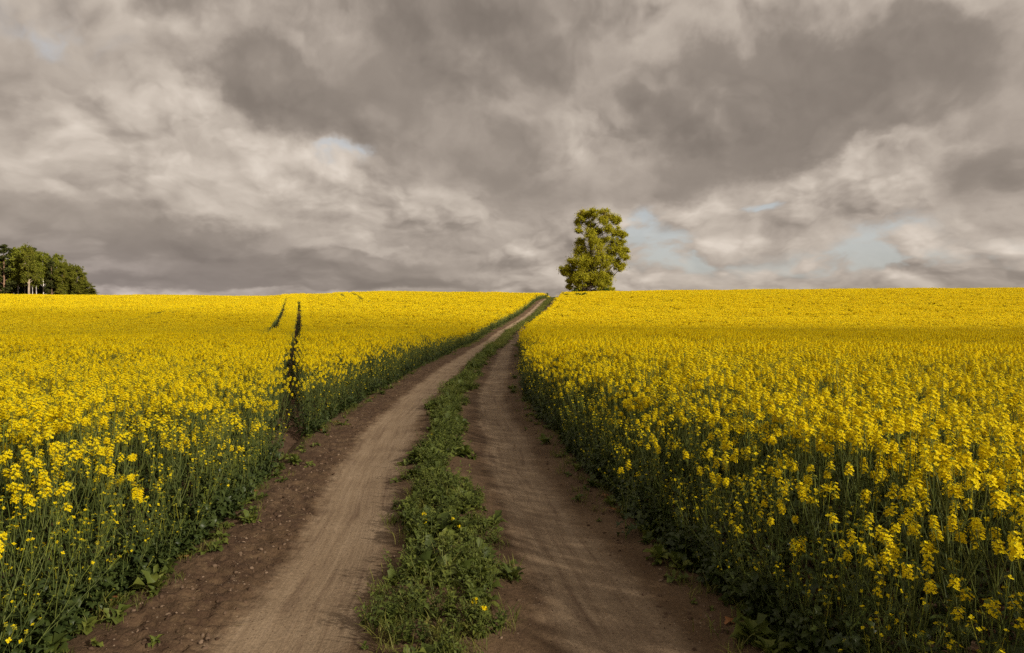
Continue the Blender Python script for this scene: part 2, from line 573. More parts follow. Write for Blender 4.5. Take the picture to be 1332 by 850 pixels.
def track_profile(s, y, x):
    """height of the track above the land; s runs 0..4 from the left crop edge to the right one"""
    g = lambda c, w: np.exp(-((s - c) / w) ** 2)
    z = -0.055 * g(1.22, 0.48) - 0.055 * g(3.12, 0.48) + 0.030 * g(2.15, 0.45) + 0.03 * g(0.15, 0.3) + 0.02 * g(4.0, 0.3)
    loose = smooth(0.05, 0.25, s) * smooth(0.95, 0.70, s)
    tread = np.abs(fbm(x * 5 + y * 3.0, y * 9 - x * 2, 21, 3)) * 2
    z = z + loose * (0.060 * (0.35 - tread) + 0.040 * fbm(x * 20, y * 20, 31, 3))
    calm = 1 - 0.75 * np.maximum(g(1.22, 0.42), g(3.12, 0.42))
    z = z + 0.010 * fbm(x * 1.6 + 0.4 * y, y * 1.1, 41, 2) + calm * (0.016 * fbm(x * 6 + y, y * 6 - x, 42, 3) + 0.010 * fbm(x * 24 + 3 * y, y * 24 - 3 * x, 43, 2))
    z = z - 0.16 * smooth(0.05, -0.42, s) - 0.16 * smooth(3.95, 4.42, s)
    return z


def track_xyz(s, y):
    l, r = XL(y), XR(y)
    x = l + (r - l) * s / 4.0
    return x, y, hz(x, y) + track_profile(s, y, x)


def build_track():
    ys = np.concatenate([np.linspace(-4, 1.9, 40), np.geomspace(2.0, TRACK_END, 1000)])
    ss = np.linspace(-0.45, 4.45, 230)
    Yg = ys[:, None] + 0 * ss[None, :]
    Sg = ss[None, :] + 0 * Yg
    X, Y, Z = track_xyz(Sg, Yg)
    nr, nc = Yg.shape
    idx = np.arange(nr * nc).reshape(nr, nc)
    f = np.stack([idx[:-1, :-1], idx[:-1, 1:], idx[1:, 1:], idx[1:, :-1]], -1).reshape(-1, 4)
    me = new_mesh('dirt_track', np.stack([X, Y, Z], -1).reshape(-1, 3), f, [M_TRACK], smooth_shade=True)
    uv = me.uv_layers.new(name='track')
    su = Sg.reshape(-1)[f.reshape(-1)]
    tu = Yg.reshape(-1)[f.reshape(-1)]
    uv.data.foreach_set('uv', np.stack([su, tu], -1).astype(np.float32).ravel())
    o = link('dirt_track', me)
    tag(o, 'brown earth farm track with two worn wheel ruts between the fields', 'track', kind='structure')


build_ground()
build_track()


# ------------------------------------------------------------------ the thin cloud that keeps direct sun off the near field
def build_cloud():
    H = 170.0
    shift = sun_vec * (H / sun_vec.z)
    gx = np.linspace(-420, 420, 120)
    gy = np.linspace(-330, 150, 110)
    X, Y = np.meshgrid(gx, gy)
    edge = np.interp(X, [-120, -60, -20, 5, 20, 45, 90], [74, 72, 72, 70, 56, 49, 49]) + 16 * fbm(X * 0.03, Y * 0.03, 71, 3)
    body = smooth(8, -14, Y - edge)
    rim = np.minimum(np.minimum(X + 420, 420 - X), Y + 330)
    body = body * smooth(0, 60, rim)
    dens = 0.62 + 0.7 * fbm(X * 0.035, Y * 0.05, 72, 3)
    dens = dens + 0.55 * np.exp(-((Y - (edge - 26)) / 16) ** 2) - 0.45 * np.exp(-((Y - 10) / 12) ** 2 - ((X + 7) / 9) ** 2)
    dens = dens + 0.45 * smooth(-3, 2, X) * np.exp(-((Y - 8) / 16) ** 2) + 0.40 * np.exp(-((Y - 1) / 5) ** 2)
    dens = np.clip(dens, 0.15, 2.2) * body
    lump = fbm(X * 0.02, Y * 0.02, 73, 4) * 26
    th = 2 + 24 * body
    top = np.stack([X + shift.x, Y + shift.y, H + th + lump * body], -1).reshape(-1, 3)
    bot = np.stack([X + shift.x, Y + shift.y, H - th * 0.4 + lump * body * 0.4], -1).reshape(-1, 3)
    nr, nc = X.shape
    idx = np.arange(nr * nc).reshape(nr, nc)
    q = np.stack([idx[:-1, :-1], idx[:-1, 1:], idx[1:, 1:], idx[1:, :-1]], -1).reshape(-1, 4)
    keep = (dens.reshape(-1)[q].max(1) > 0.01)
    q = q[keep]
    m, k = mat('thin_cloud')
    at = k.n('ShaderNodeAttribute', attribute_name='cloud_depth')
    # the ray crosses the upper and the lower skin, half of the depth each
    T = k.math('POWER', 2.718281828, k.math('MULTIPLY', at.outputs['Fac'], -0.5))
    tr = k.n('ShaderNodeBsdfTransparent')
    di = k.n('ShaderNodeBsdfDiffuse')
    di.inputs[0].default_value = (0.85, 0.85, 0.85, 1)
    tl = k.n('ShaderNodeBsdfTranslucent')
    tl.inputs[0].default_value = (0.85, 0.85, 0.85, 1)
    ad = k.n('ShaderNodeMixShader')
    ad.inputs[0].default_value = 0.6
    k.link(di.outputs[0], ad.inputs[1])
    k.link(tl.outputs[0], ad.inputs[2])
    mx = k.n('ShaderNodeMixShader')
    k.link(T, mx.inputs[0])
    k.link(ad.outputs[0], mx.inputs[1])
    k.link(tr.outputs[0], mx.inputs[2])
    out = k.n('ShaderNodeOutputMaterial')
    k.link(mx.outputs[0], out.inputs[0])
    me = new_mesh('cloud', np.concatenate([top, bot]), np.concatenate([q, (q + nr * nc)[:, ::-1]]), [m], smooth_shade=True)
    a = me.attributes.new('cloud_depth', 'FLOAT', 'POINT')
    a.data.foreach_set('value', np.tile(dens.reshape(-1), 2).astype(np.float32))
    o = link('cloud', me)
    tag(o, 'thin grey cloud high over the near field, shading it', 'cloud', kind='structure')


build_cloud()

# ------------------------------------------------------------------ mesh collecting


class MB:
    def __init__(self):
        self.v, self.f, self.m = [], [], []

    def face(self, pts, mi):
        n = len(self.v)
        self.v.extend(pts)
        self.f.append(tuple(range(n, n + len(pts))))
        self.m.append(mi)

    def tube(self, pts, radii, sides, mi, cap=False):
        n0 = len(self.v)
        prev = None
        for i, (p, r) in enumerate(zip(pts, radii)):
            p = Vector(p)
            a = Vector(pts[min(i + 1, len(pts) - 1)]) - Vector(pts[max(i - 1, 0)])
            if a.length < 1e-9:
                a = Vector((0, 0, 1))
            a.normalize()
            ref = prev if prev is not None else (Vector((1, 0, 0)) if abs(a.x) < 0.9 else Vector((0, 1, 0)))
            e1 = (ref - a * ref.dot(a)).normalized()
            prev = e1
            e2 = a.cross(e1)
            for j in range(sides):
                an = 2 * math.pi * j / sides
                self.v.append(tuple(p + e1 * (r * math.cos(an)) + e2 * (r * math.sin(an))))
        for i in range(len(pts) - 1):
            for j in range(sides):
                a = n0 + i * sides + j
                b = n0 + i * sides + (j + 1) % sides
                self.f.append((a, b, b + sides, a + sides))
                self.m.append(mi)

    def octa(self, p, r, mi):
        n = len(self.v)
        x, y, z = p
        self.v += [(x + r, y, z), (x, y + r, z), (x - r, y, z), (x, y - r, z), (x, y, z + 1.5 * r), (x, y, z - 1.1 * r)]
        for a, b in ((0, 1), (1, 2), (2, 3), (3, 0)):
            self.f.append((n + a, n + b, n + 4))
            self.f.append((n + b, n + a, n + 5))
            self.m += [mi, mi]

    def add(self, other, off=(0, 0, 0), rot=0.0, sc=1.0):
        n = len(self.v)
        c, s = math.cos(rot) * sc, math.sin(rot) * sc
        ox, oy, oz = off
        self.v += [(x * c - y * s + ox, x * s + y * c + oy, z * sc + oz) for (x, y, z) in other.v]
        self.f += [tuple(i + n for i in f) for f in other.f]
        self.m += other.m

    def mesh(self, name, mats):
        used = sorted(set(self.m))
        rm = {u: i for i, u in enumerate(used)}
        return new_mesh(name, np.array(self.v, np.float32).reshape(-1, 3), self.f, [mats[u] for u in used], [rm[i] for i in self.m], smooth_shade=True)


def dirv(az, up):
    """unit vector of bearing az and angle up above the horizontal"""
    return Vector((math.cos(az) * math.cos(up), math.sin(az) * math.cos(up), math.sin(up)))


PM = [M_STEM, M_LEAF, M_PETAL, M_BUD]       # material slots of a rapeseed plant


def leaf(mb, base, az, up, length, width, droop, rg, mi=1, seg=5, lobed=True, fold=0.25):
    """blade: two halves along a bending midrib with a wavy, lobed edge"""
    p = Vector(base)
    side = Vector((-math.sin(az), math.cos(az), 0))
    rows = []
    ang = up
    ph = rg.random() * 6
    for i in range(seg + 1):
        t = i / seg
        w = width * (math.sin(math.pi * min(1, t * 0.93 + 0.07)) ** 0.7) * (0.55 if (lobed and t < 0.4) else 1.0)
        if lobed:
            w *= 1 + 0.42 * math.sin(ph + i * 2.6)
        if i == seg:
            w = width * 0.06
        d = dirv(az, ang)
        nrm = side.cross(d)
        wav = 0.22 * w * math.sin(ph * 2 + i * 2.1)
        l = p + side * w * 0.5 + nrm * (-w * fold + wav)
        r = p - side * w * 0.5 + nrm * (-w * fold - wav)
        rows.append((tuple(l), tuple(p), tuple(r)))
        p = p + d * (length / seg)
        ang -= droop / seg
    n = len(mb.v)
    for r in rows:
        mb.v += list(r)
    for i in range(seg):
        a = n + i * 3
        mb.f += [(a, a + 1, a + 4, a + 3), (a + 1, a + 2, a + 5, a + 4)]
        mb.m += [mi, mi]


def flower(mb, c, nrm, rg, size, lod, mi=2):
    nrm = Vector(nrm).normalized()
    ref = Vector((rg.gauss(0, 1), rg.gauss(0, 1), rg.gauss(0, 1)))
    e1 = (ref - nrm * ref.dot(nrm)).normalized()
    e2 = nrm.cross(e1)
    c = Vector(c)
    if lod == 0:
        for j in range(4):
            a = j * math.pi / 2 + rg.uniform(-0.15, 0.15)
            d = e1 * math.cos(a) + e2 * math.sin(a)
            q = e2 * math.cos(a) - e1 * math.sin(a)
            L = size * rg.uniform(0.85, 1.1)
            cup = rg.uniform(0.05, 0.45)
            mb.face([tuple(c), tuple(c + d * L * 0.62 - q * L * 0.42 + nrm * L * cup * 0.6),
                     tuple(c + d * L + nrm * L * cup * 0.8), tuple(c + d * L * 0.62 + q * L * 0.42 + nrm * L * cup * 0.6)], mi)
    else:
        s = size
        b = s * 0.3
        mb.face([tuple(c + e1 * s), tuple(c + e2 * s + nrm * b), tuple(c - e1 * s), tuple(c - e2 * s + nrm * b)], mi)


def raceme(head, stem, tip_base, axis, rg, nfl, length, lod, bloom=1.0):
    """a flower head: bud dome, ring of open flowers below it, bare pedicels and thin young pods lower down"""
    axis = Vector(axis).normalized()
    e1 = axis.orthogonal().normalized()
    e2 = axis.cross(e1)
    base = Vector(tip_base)
    tip = base + axis * length
    if lod == 0:
        head.tube([tuple(base), tuple(base + axis * length * 0.5), tuple(tip)], [0.0022, 0.0018, 0.0013], 3, 3)
    ph = rg.random() * 6.28
    for i in range(nfl):
        t = 1.0 - 0.62 * (i / max(1, nfl - 1)) ** 0.9
        a = ph + i * 2.39996 + rg.uniform(-0.3, 0.3)
        out = e1 * math.cos(a) + e2 * math.sin(a)
        rise = 0.35 + 0.55 * t
        pl = rg.uniform(0.016, 0.027) * (1.25 - 0.35 * t)
        d = (out + axis * rise).normalized()
        p0 = base + axis * (length * t)
        p1 = p0 + d * pl
        if lod == 0:
            head.tube([tuple(p0), tuple(p1)], [0.0008, 0.0008], 3, 3)
        flower(head, p1, (d + Vector((0, 0, 0.5))), rg, (0.0131 if lod == 0 else 0.0128), lod)
    nb = (9 if lod == 0 else 2)
    for i in range(nb):
        a = i * 2.4
        rr = 0.007 * math.sqrt(i / nb)
        r = 0.0034 if lod == 0 else 0.007
        p = tip + axis * (0.006 + 0.006 * (1 - i / nb)) + (e1 * math.cos(a) + e2 * math.sin(a)) * rr * 1.5
        head.octa(tuple(p), r, 3)
    if lod == 0:
        for i in range(6):
            a = ph + i * 2.4
            t = 0.34 - 0.30 * i / 6
            out = e1 * math.cos(a) + e2 * math.sin(a)
            p0 = base + axis * (length * t)
            p1 = p0 + (out * 0.8 + axis * 0.5).normalized() * 0.02
            p2 = p1 + (out * 0.35 + axis).normalized() * rg.uniform(0.015, 0.04)
            stem.tube([tuple(p0), tuple(p1), tuple(p2)], [0.0008, 0.0011, 0.0006], 3, 0)


def rape_plant(seed, H, lod, n_br, fl, leaves, spread=0.16, small_only=False):
    """returns stem, foliage, [flower heads] as MB"""
    rg = random.Random(seed)
    stem, fol, heads = MB(), MB(), []
    lean_a = rg.random() * 6.28
    lean = rg.uniform(0.02, 0.14) * H
    pts = []
    ns = 6 if lod == 0 else 3
    for i in range(ns + 1):
        t = i / ns
        pts.append(Vector((math.cos(lean_a) * lean * t ** 1.6 + rg.gauss(0, 0.006), math.sin(lean_a) * lean * t ** 1.6 + rg.gauss(0, 0.006), H * 0.88 * t)))
    r0 = 0.0052 * (0.6 + 0.5 * H)
    stem.tube(pts, [r0 * (1 - 0.68 * i / ns) for i in range(ns + 1)], 5 if lod == 0 else 3, 0)

    def at(t):
        q = t * ns
        i = min(ns - 1, int(q))
        return pts[i].lerp(pts[i + 1], q - i)
    hd = MB()
    raceme(hd, stem, pts[-1], pts[-1] - pts[-2] + Vector((0, 0, 0.05)), rg, int(fl * rg.uniform(0.9, 1.3)), rg.uniform(0.10, 0.15), lod)
    heads.append(hd)
    a0 = rg.random() * 6.28
    for b in range(n_br):
        t0 = 0.38 + 0.52 * (b + rg.uniform(-0.2, 0.3)) / max(1, n_br)
        t0 = min(0.93, max(0.25, t0))
        p = at(t0)
        az = a0 + b * 2.4 + rg.uniform(-0.3, 0.3)
        topz = H * rg.uniform(0.80, 1.0)
        dz = max(0.06, topz - p.z)
        reach = spread * rg.uniform(0.5, 1.15) * (0.5 + 0.9 * (1 - t0))
        o = Vector((math.cos(az), math.sin(az), 0))
        p1 = p + o * reach * 0.55 + Vector((0, 0, dz * 0.40))
        p2 = p + o * reach * 0.9 + Vector((0, 0, dz * 0.75))
        p3 = p + o * reach + Vector((0, 0, dz))
        stem.tube([p, p1, p2, p3] if lod == 0 else [p, p1, p3], [r0 * 0.5, r0 * 0.42, r0 * 0.36, r0 * 0.28] if lod == 0 else [r0 * 0.5, r0 * 0.4, r0 * 0.3], 4 if lod == 0 else 3, 0)
        hd = MB()
        nf = int(fl * rg.uniform(0.35, 1.05))
        raceme(hd, stem, p3, p3 - p2 + Vector((0, 0, 0.03)), rg, max(2, nf), rg.uniform(0.06, 0.12), lod)
        heads.append(hd)
        L = rg.uniform(0.06, 0.12) * (1.3 - 0.6 * t0)
        leaf(fol, tuple(p), az + rg.uniform(-0.3, 0.3), rg.uniform(0.3, 0.9), L, L * 0.30, 0.9, rg, seg=3 if lod == 0 else 2, lobed=False)
    top_l = 0.80 if leaves >= 14 else 0.55
    for i in range(leaves):
        t = 0.05 + top_l * (i / max(1, leaves)) * rg.uniform(0.7, 1.2)
        p = at(min(0.9, t))
        L = (rg.uniform(0.08, 0.16) if leaves >= 14 else rg.uniform(0.09, 0.17)) * (1.15 - 0.65 * t)
        leaf(fol, tuple(p), i * 2.4 + rg.uniform(-0.4, 0.4), rg.uniform(0.1, 1.0), L, L * rg.uniform(0.36, 0.52), rg.uniform(0.6, 1.9), rg, seg=8 if lod == 0 else 3)
    return stem, fol, heads


def join(parts):
    o = MB()
    for p in parts:
        o.add(p)
    return o


# ---- kinds of plant: tall in full bloom, tall and just opening, short leafy edge plant
TALL = [(101, 1.22, 7, 26, 9), (102, 1.14, 6, 24, 9), (103, 1.18, 8, 28, 8), (104, 1.06, 6, 22, 10), (105, 1.26, 6, 30, 8), (106, 1.10, 7, 24, 9)]
GREEN = [(111, 1.08, 6, 6, 11), (112, 0.98, 5, 9, 11)]
EDGE = [(121, 0.74, 3, 2, 20), (122, 0.56, 1, 2, 20), (123, 0.92, 5, 14, 18), (124, 0.40, 0, 1, 18)]
PROTO = {}
for spec in TALL + GREEN + EDGE:
    sd, H_, nb_, fl_, lv_ = spec
    PROTO[sd] = rape_plant(sd, H_, 0, nb_, fl_, lv_, spread=0.19)

# ---- the sources that the crop object scatters (not in the scene themselves)
SRC = bpy.data.collections.new('crop_sources')
N_SRC = [0]


def source(mb, mats, coll=None):
    coll = coll or SRC
    i = len(coll.objects)
    o = bpy.data.objects.new('%s_%03d' % (coll.name, i), mb.mesh('%s_%03d' % (coll.name, i), mats))
    coll.objects.link(o)
    return i


V0_T = [source(join([PROTO[s[0]][0], PROTO[s[0]][1]] + PROTO[s[0]][2]), PM) for s in TALL]
V0_G = [source(join([PROTO[s[0]][0], PROTO[s[0]][1]] + PROTO[s[0]][2]), PM) for s in GREEN]
V0_E = [source(join([PROTO[s[0]][0], PROTO[s[0]][1]] + PROTO[s[0]][2]), PM) for s in EDGE]


def lod_plant(sd, H_, nb_, fl_, lv_):
    a, b, c = rape_plant(sd + 500, H_, 1, nb_, int(fl_ * 0.9), lv_, spread=0.19)
    return join([a, b] + c)


L1_T = [lod_plant(*s) for s in TALL]
L1_G = [lod_plant(*s) for s in GREEN]
L1_E = [lod_plant(*s) for s in EDGE]
V1_T = [source(m, PM) for m in L1_T]
V1_G = [source(m, PM) for m in L1_G]
V1_E = [source(m, PM) for m in L1_E]


def far_plant(mb, x, y, H_, rg, bloom):
    stem_top = Vector((x + rg.gauss(0, 0.04), y + rg.gauss(0, 0.04), H_ * 0.86))
    mb.tube([(x, y, 0), tuple(stem_top)], [0.006, 0.003], 3, 0)
    for j in range(8):
        a = rg.random() * 6.28
        rr = rg.uniform(0.02, 0.17)
        hx, hy, h = stem_top.x + math.cos(a) * rr, stem_top.y + math.sin(a) * rr, H_ * rg.uniform(0.82, 1.0)
        mb.tube([(x, y, H_ * 0.45), (hx, hy, h)], [0.0035, 0.002], 3, 0)
        n = 9 if rg.random() < bloom else 2
        for q in range(n):
            c = (hx + rg.gauss(0, 0.016), hy + rg.gauss(0, 0.016), h - rg.uniform(-0.02, 0.08))
            flower(mb, c, (rg.gauss(0, 0.6), rg.gauss(0, 0.6), 0.8), rg, 0.027, 1)
        mb.octa((hx, hy, h + 0.02), 0.012, 3)
    for j in range(3):
        L = rg.uniform(0.14, 0.24)
        leaf(mb, (x, y, H_ * rg.uniform(0.08, 0.5)), rg.random() * 6.28, rg.uniform(0, 0.8), L, L * 0.45, 1.2, rg, seg=2)


TILE = 1.25


def far_tile(seed, bloom, n=32):
    rg = random.Random(seed)
    mb = MB()
    for i in range(n):
        far_plant(mb, rg.uniform(-TILE / 2 - .05, TILE / 2 + .05), rg.uniform(-TILE / 2 - .05, TILE / 2 + .05), rg.uniform(0.98, 1.24), rg, bloom)
    return mb


V2_T = [source(far_tile(900 + i, 0.95), PM) for i in range(4)]
V2_G = [source(far_tile(940 + i, 0.55), PM) for i in range(3)]

# ------------------------------------------------------------------ where the crop grows


def tram_gap(x, y):
    """True where a tractor lane leaves bare ground in the left field"""
    ax = -3.6 - 0.31 * (y - 11)
    wob = 0.12 * fbm(y * 0.2, y * 0.0, 61, 2)
    dA = np.abs(x - ax - wob)
    dB = np.abs(x - (ax - 2.15) - wob)
    wA = np.interp(y, [4, 10.5, 13, 16, 30, 60, 95, 130], [0.0, 0.20, 0.23, 0.23, 0.31, 0.42, 0.26, 0.22])
    wB = np.interp(y, [20, 29, 34, 60, 95, 130], [0.0, 0.0, 0.46, 0.48, 0.24, 0.20])
    hole = (dA < wA) | (dB < wB)
    # worn thin over stretches of the rise
    hole &= ~((y > 84) & (fbm(x * 0.10, y * 0.10, 62, 2) > -0.02))
    # two more lanes that cross the brow
    ex = -23.0 - 0.294 * (y - 105)
    hole |= (np.abs(x - ex) < 0.34) & (y > 104) & (y < 150)
    hole |= (np.abs(x - ex + 2.2) < 0.34) & (y > 112) & (y < 150) & (fbm(x * 0.1, y * 0.1, 65, 2) < 0.05)
    cx = -42.0 - 0.15 * (y - 75)
    hole |= (np.abs(x - cx) < 0.46) & (y > 73) & (y < 97) & (fbm(x * 0.1, y * 0.12, 66, 2) < 0.10)
    # flattened streak far out on the left
    hole |= (np.abs(y - 118 - 4 * fbm(x * 0.1, x * 0, 63, 2)) < 1.3) & (x < -73) & (x > -89) & (fbm(x * 0.6, y * 0.6, 64, 3) > -0.03)
    return hole


def lane_zone(x, y):
    ax = -3.6 - 0.31 * (y - 11)
    z_ = (x > ax - 3.3) & (x < ax + 1.15)
    ex = -23.0 - 0.294 * (y - 105)
    z_ = z_ | ((x > ex - 3.3) & (x < ex + 1.1) & (y > 102))
    cx = -42.0 - 0.15 * (y - 75)
    z_ = z_ | ((np.abs(x - cx) < 1.4) & (y > 71) & (y < 99))
    z_ = z_ | ((np.abs(y - 118) < 3.2) & (x < -71) & (x > -91))
    return z_ & (y < 150)


def crop_points(step, dmin, dmax, seed, margin=0.0):
    g = np.random.default_rng(seed)
    half = 0.80 * dmax + 2.5
    xs = np.arange(-half, half, step)
    ys = np.arange(0.6, dmax, step)
    X, Y = np.meshgrid(xs, ys)
    X = X + g.uniform(-0.5, 0.5, X.shape) * step
    Y = Y + g.uniform(-0.5, 0.5, Y.shape) * step
    X, Y = X.ravel(), Y.ravel()
    d = np.hypot(X, Y)
    ok = (d >= dmin) & (d < dmax) & (np.abs(X) < 0.80 * Y + 2.2)
    X, Y = X[ok], Y[ok]
    dl = XL(Y) - X          # > 0 inside the left field
    dr = X - XR(Y)
    e = np.maximum(dl, dr)
    ok = (e > margin) & ~tram_gap(X, Y)
    return X[ok], Y[ok], e[ok], dl[ok] > dr[ok], g


PX, PV, PR, PS = [], [], [], []       # position, kind, turn, scale


def put(x, y, z, v, rot, sc, tilt=(0, 0)):
    PX.append((x, y, z))
    PV.append(v)
    PR.append((tilt[0], tilt[1], rot))
    PS.append(sc)


def vigor(x, y):
    return 1.0 + 0.16 * fbm(x * 0.16, y * 0.16, 81, 3) * 2


def sparse(x, y):
    """share of plants that are hardly open yet"""
    s = 0.08 + 1.5 * np.clip(fbm(x * 0.09, y * 0.14, 83, 3), -0.1, 0.4)
    s = s + 0.65 * (x < -4) * smooth(22, 32, y) * smooth(75, 52, y)
    return np.clip(s, 0.02, 0.9)


NEAR_LIST = []                         # candidates for plants of their own
D0, D1 = 13.0, 42.0
# near band
X, Y, E, LEFT, g = crop_points(0.195, 0.0, D0, 1, margin=0.06)
Z = hz(X, Y)
for i in range(len(X)):
    rise = float(smooth(0.0, 0.75, E[i]))
    sc = (0.76 + 0.24 * rise) * float(vigor(X[i], Y[i])) * g.uniform(0.86, 1.12)
    q = g.random()
    if E[i] < 0.30 and q < 0.52 - 0.9 * E[i]:
        kind = ('E', int(g.integers(0, len(EDGE))))
        sc = g.uniform(0.8, 1.2)
    elif g.random() < float(sparse(X[i], Y[i])) + 0.12 * (1 - rise):
        kind = ('G', int(g.integers(0, len(GREEN))))
    else:
        kind = ('T', int(g.integers(0, len(TALL))))
    lean = 0.16 * (1 - rise) + 0.03
    NEAR_LIST.append((X[i], Y[i], Z[i], kind, g.random() * 6.283, sc, (g.normal(0, lean), g.normal(0, lean)), bool(LEFT[i]), E[i]))


def seen(x, y, z):
    if y < 0.8:
        return None
    px = 666 + F * x / y
    py = HY + F * (CAM_Z - z) / y
    return px, py


cands = []
for c in NEAR_LIST:
    x, y, z, kind, rot, sc, tilt, left, e = c
    H_ = {'T': TALL, 'G': GREEN, 'E': EDGE}[kind[0]][kind[1]][1] * sc
    top = seen(x, y, z + H_ * 0.9)
    if top and 4 < top[0] < 1328 and top[1] < 835 and top[1] > 100:
        hid = 0.0 if kind[0] != 'E' else (0.0 if e < 0.22 else 3.0)
        if H_ < 0.8 and e > 0.4:
            hid += 2.0
        cands.append((math.hypot(x, y) + hid, c))
cands.sort(key=lambda t: t[0])
OWN = [c for _, c in cands[:296]]
own_ids = {id(c) for c in OWN}
VT = {'T': V0_T, 'G': V0_G, 'E': V0_E}
for c in NEAR_LIST:
    if id(c) in own_ids:
        continue
    x, y, z, kind, rot, sc, tilt, left, e = c
    put(x, y, z - 0.01, VT[kind[0]][kind[1]], rot, sc, tilt)
# extra leafy growth along the feet of both edges
for yy in np.geomspace(2.5, 60, 900):
    for side in (0, 1):
        if g.random() < 0.25:
            continue
        off = abs(g.normal(0.02, 0.16))
        x = float(XL(yy) - off) if side == 0 else float(XR(yy) + off)
        if abs(x) > 0.8 * yy + 2 or bool(tram_gap(np.array([x]), np.array([yy]))[0]):
            continue
        v = (V0_E if yy < D0 else V1_E)[int(g.choice([1, 3, 3, 0]))]
        put(x, yy, float(hz(x, yy)) - 0.02, v, g.random() * 6.28, g.uniform(0.55, 1.05), (g.normal(0, .2), g.normal(0, .2)))
# middle band
X, Y, E, LEFT, g = crop_points(0.20, D0, D1, 2, margin=0.05)
Z = hz(X, Y)
SPV, VIG, RISE = sparse(X, Y), vigor(X, Y), smooth(0.0, 0.6, E)
for i in range(len(X)):
    sc = (0.78 + 0.22 * RISE[i]) * VIG[i] * g.uniform(0.86, 1.12)
    if E[i] < 0.25 and g.random() < 0.5:
        v = V1_E[int(g.integers(0, len(V1_E)))]
    elif g.random() < SPV[i] + 0.25 * (1 - RISE[i]):
        v = V1_G[int(g.integers(0, len(V1_G)))]
    else:
        v = V1_T[int(g.integers(0, len(V1_T)))]
    put(X[i], Y[i], Z[i] - 0.01, v, g.random() * 6.28, sc, (g.normal(0, .05), g.normal(0, .05)))
# low leafy growth on the floor of the tractor lanes
for yy in np.arange(11.5, 84, 0.17):
    for lane in (0, 1):
        if lane and yy < 30:
            continue
        x = -3.6 - 0.31 * (yy - 11) - 2.15 * lane + g.normal(0, 0.13)
        put(x, yy, float(hz(x, yy)) - 0.02, V1_E[int(g.choice([1, 3, 3]))], g.random() * 6.28, g.uniform(0.45, 0.85), (g.normal(0, .2), g.normal(0, .2)))
# far band: small plots, and single plants along the edges of the track and the lanes
X, Y, E, LEFT, g = crop_points(TILE * 0.92, D1, 300, 3, margin=TILE * 0.42)
keep = ((Y < 175) | ((X < -0.40 * Y) & (Y < 292))) & ~lane_zone(X, Y)
X, Y, E = X[keep], Y[keep], E[keep]
Z = hz(X, Y)
SPV, VIG = sparse(X, Y), vigor(X, Y)
for i in range(len(X)):
    pool = V2_G if g.random() < SPV[i] * 0.9 else V2_T
    put(X[i], Y[i], Z[i] - 0.01, pool[int(g.integers(0, len(pool)))], g.random() * 6.28, float(np.clip(VIG[i] * g.uniform(0.95, 1.05), 0.85, 1.2)))
X, Y, E, LEFT, g = crop_points(0.235, D1, 152, 4, margin=0.05)
keep = lane_zone(X, Y)
X, Y = X[keep], Y[keep]
Z = hz(X, Y)
SPV, VIG = sparse(X, Y), vigor(X, Y)
for i in range(len(X)):
    v = V1_G[int(g.integers(0, 2))] if g.random() < SPV[i] * 0.8 else V1_T[int(g.integers(0, len(V1_T)))]
    put(X[i], Y[i], Z[i] - 0.01, v, g.random() * 6.28, VIG[i] * g.uniform(0.9, 1.1))
for yy in np.arange(D1 - 1, 172, 0.11):
    for side in (0, 1):
        for rep in range(3 if yy < 110 else 2):
            off = g.uniform(0.0, 0.75)
            x = float(XL(yy) - off) if side == 0 else float(XR(yy) + off)
            if off < 0.2 and g.random() < 0.6:
                v = V1_E[int(g.integers(0, len(V1_E)))]
            else:
                v = V1_T[int(g.integers(0, len(V1_T)))] if g.random() < 0.7 else V1_G[int(g.integers(0, 2))]
            put(x, yy + g.uniform(-.1, .1), float(hz(x, yy)) - 0.01, v, g.random() * 6.28, (0.72 + 0.25 * off / 0.75) * g.uniform(0.85, 1.12))


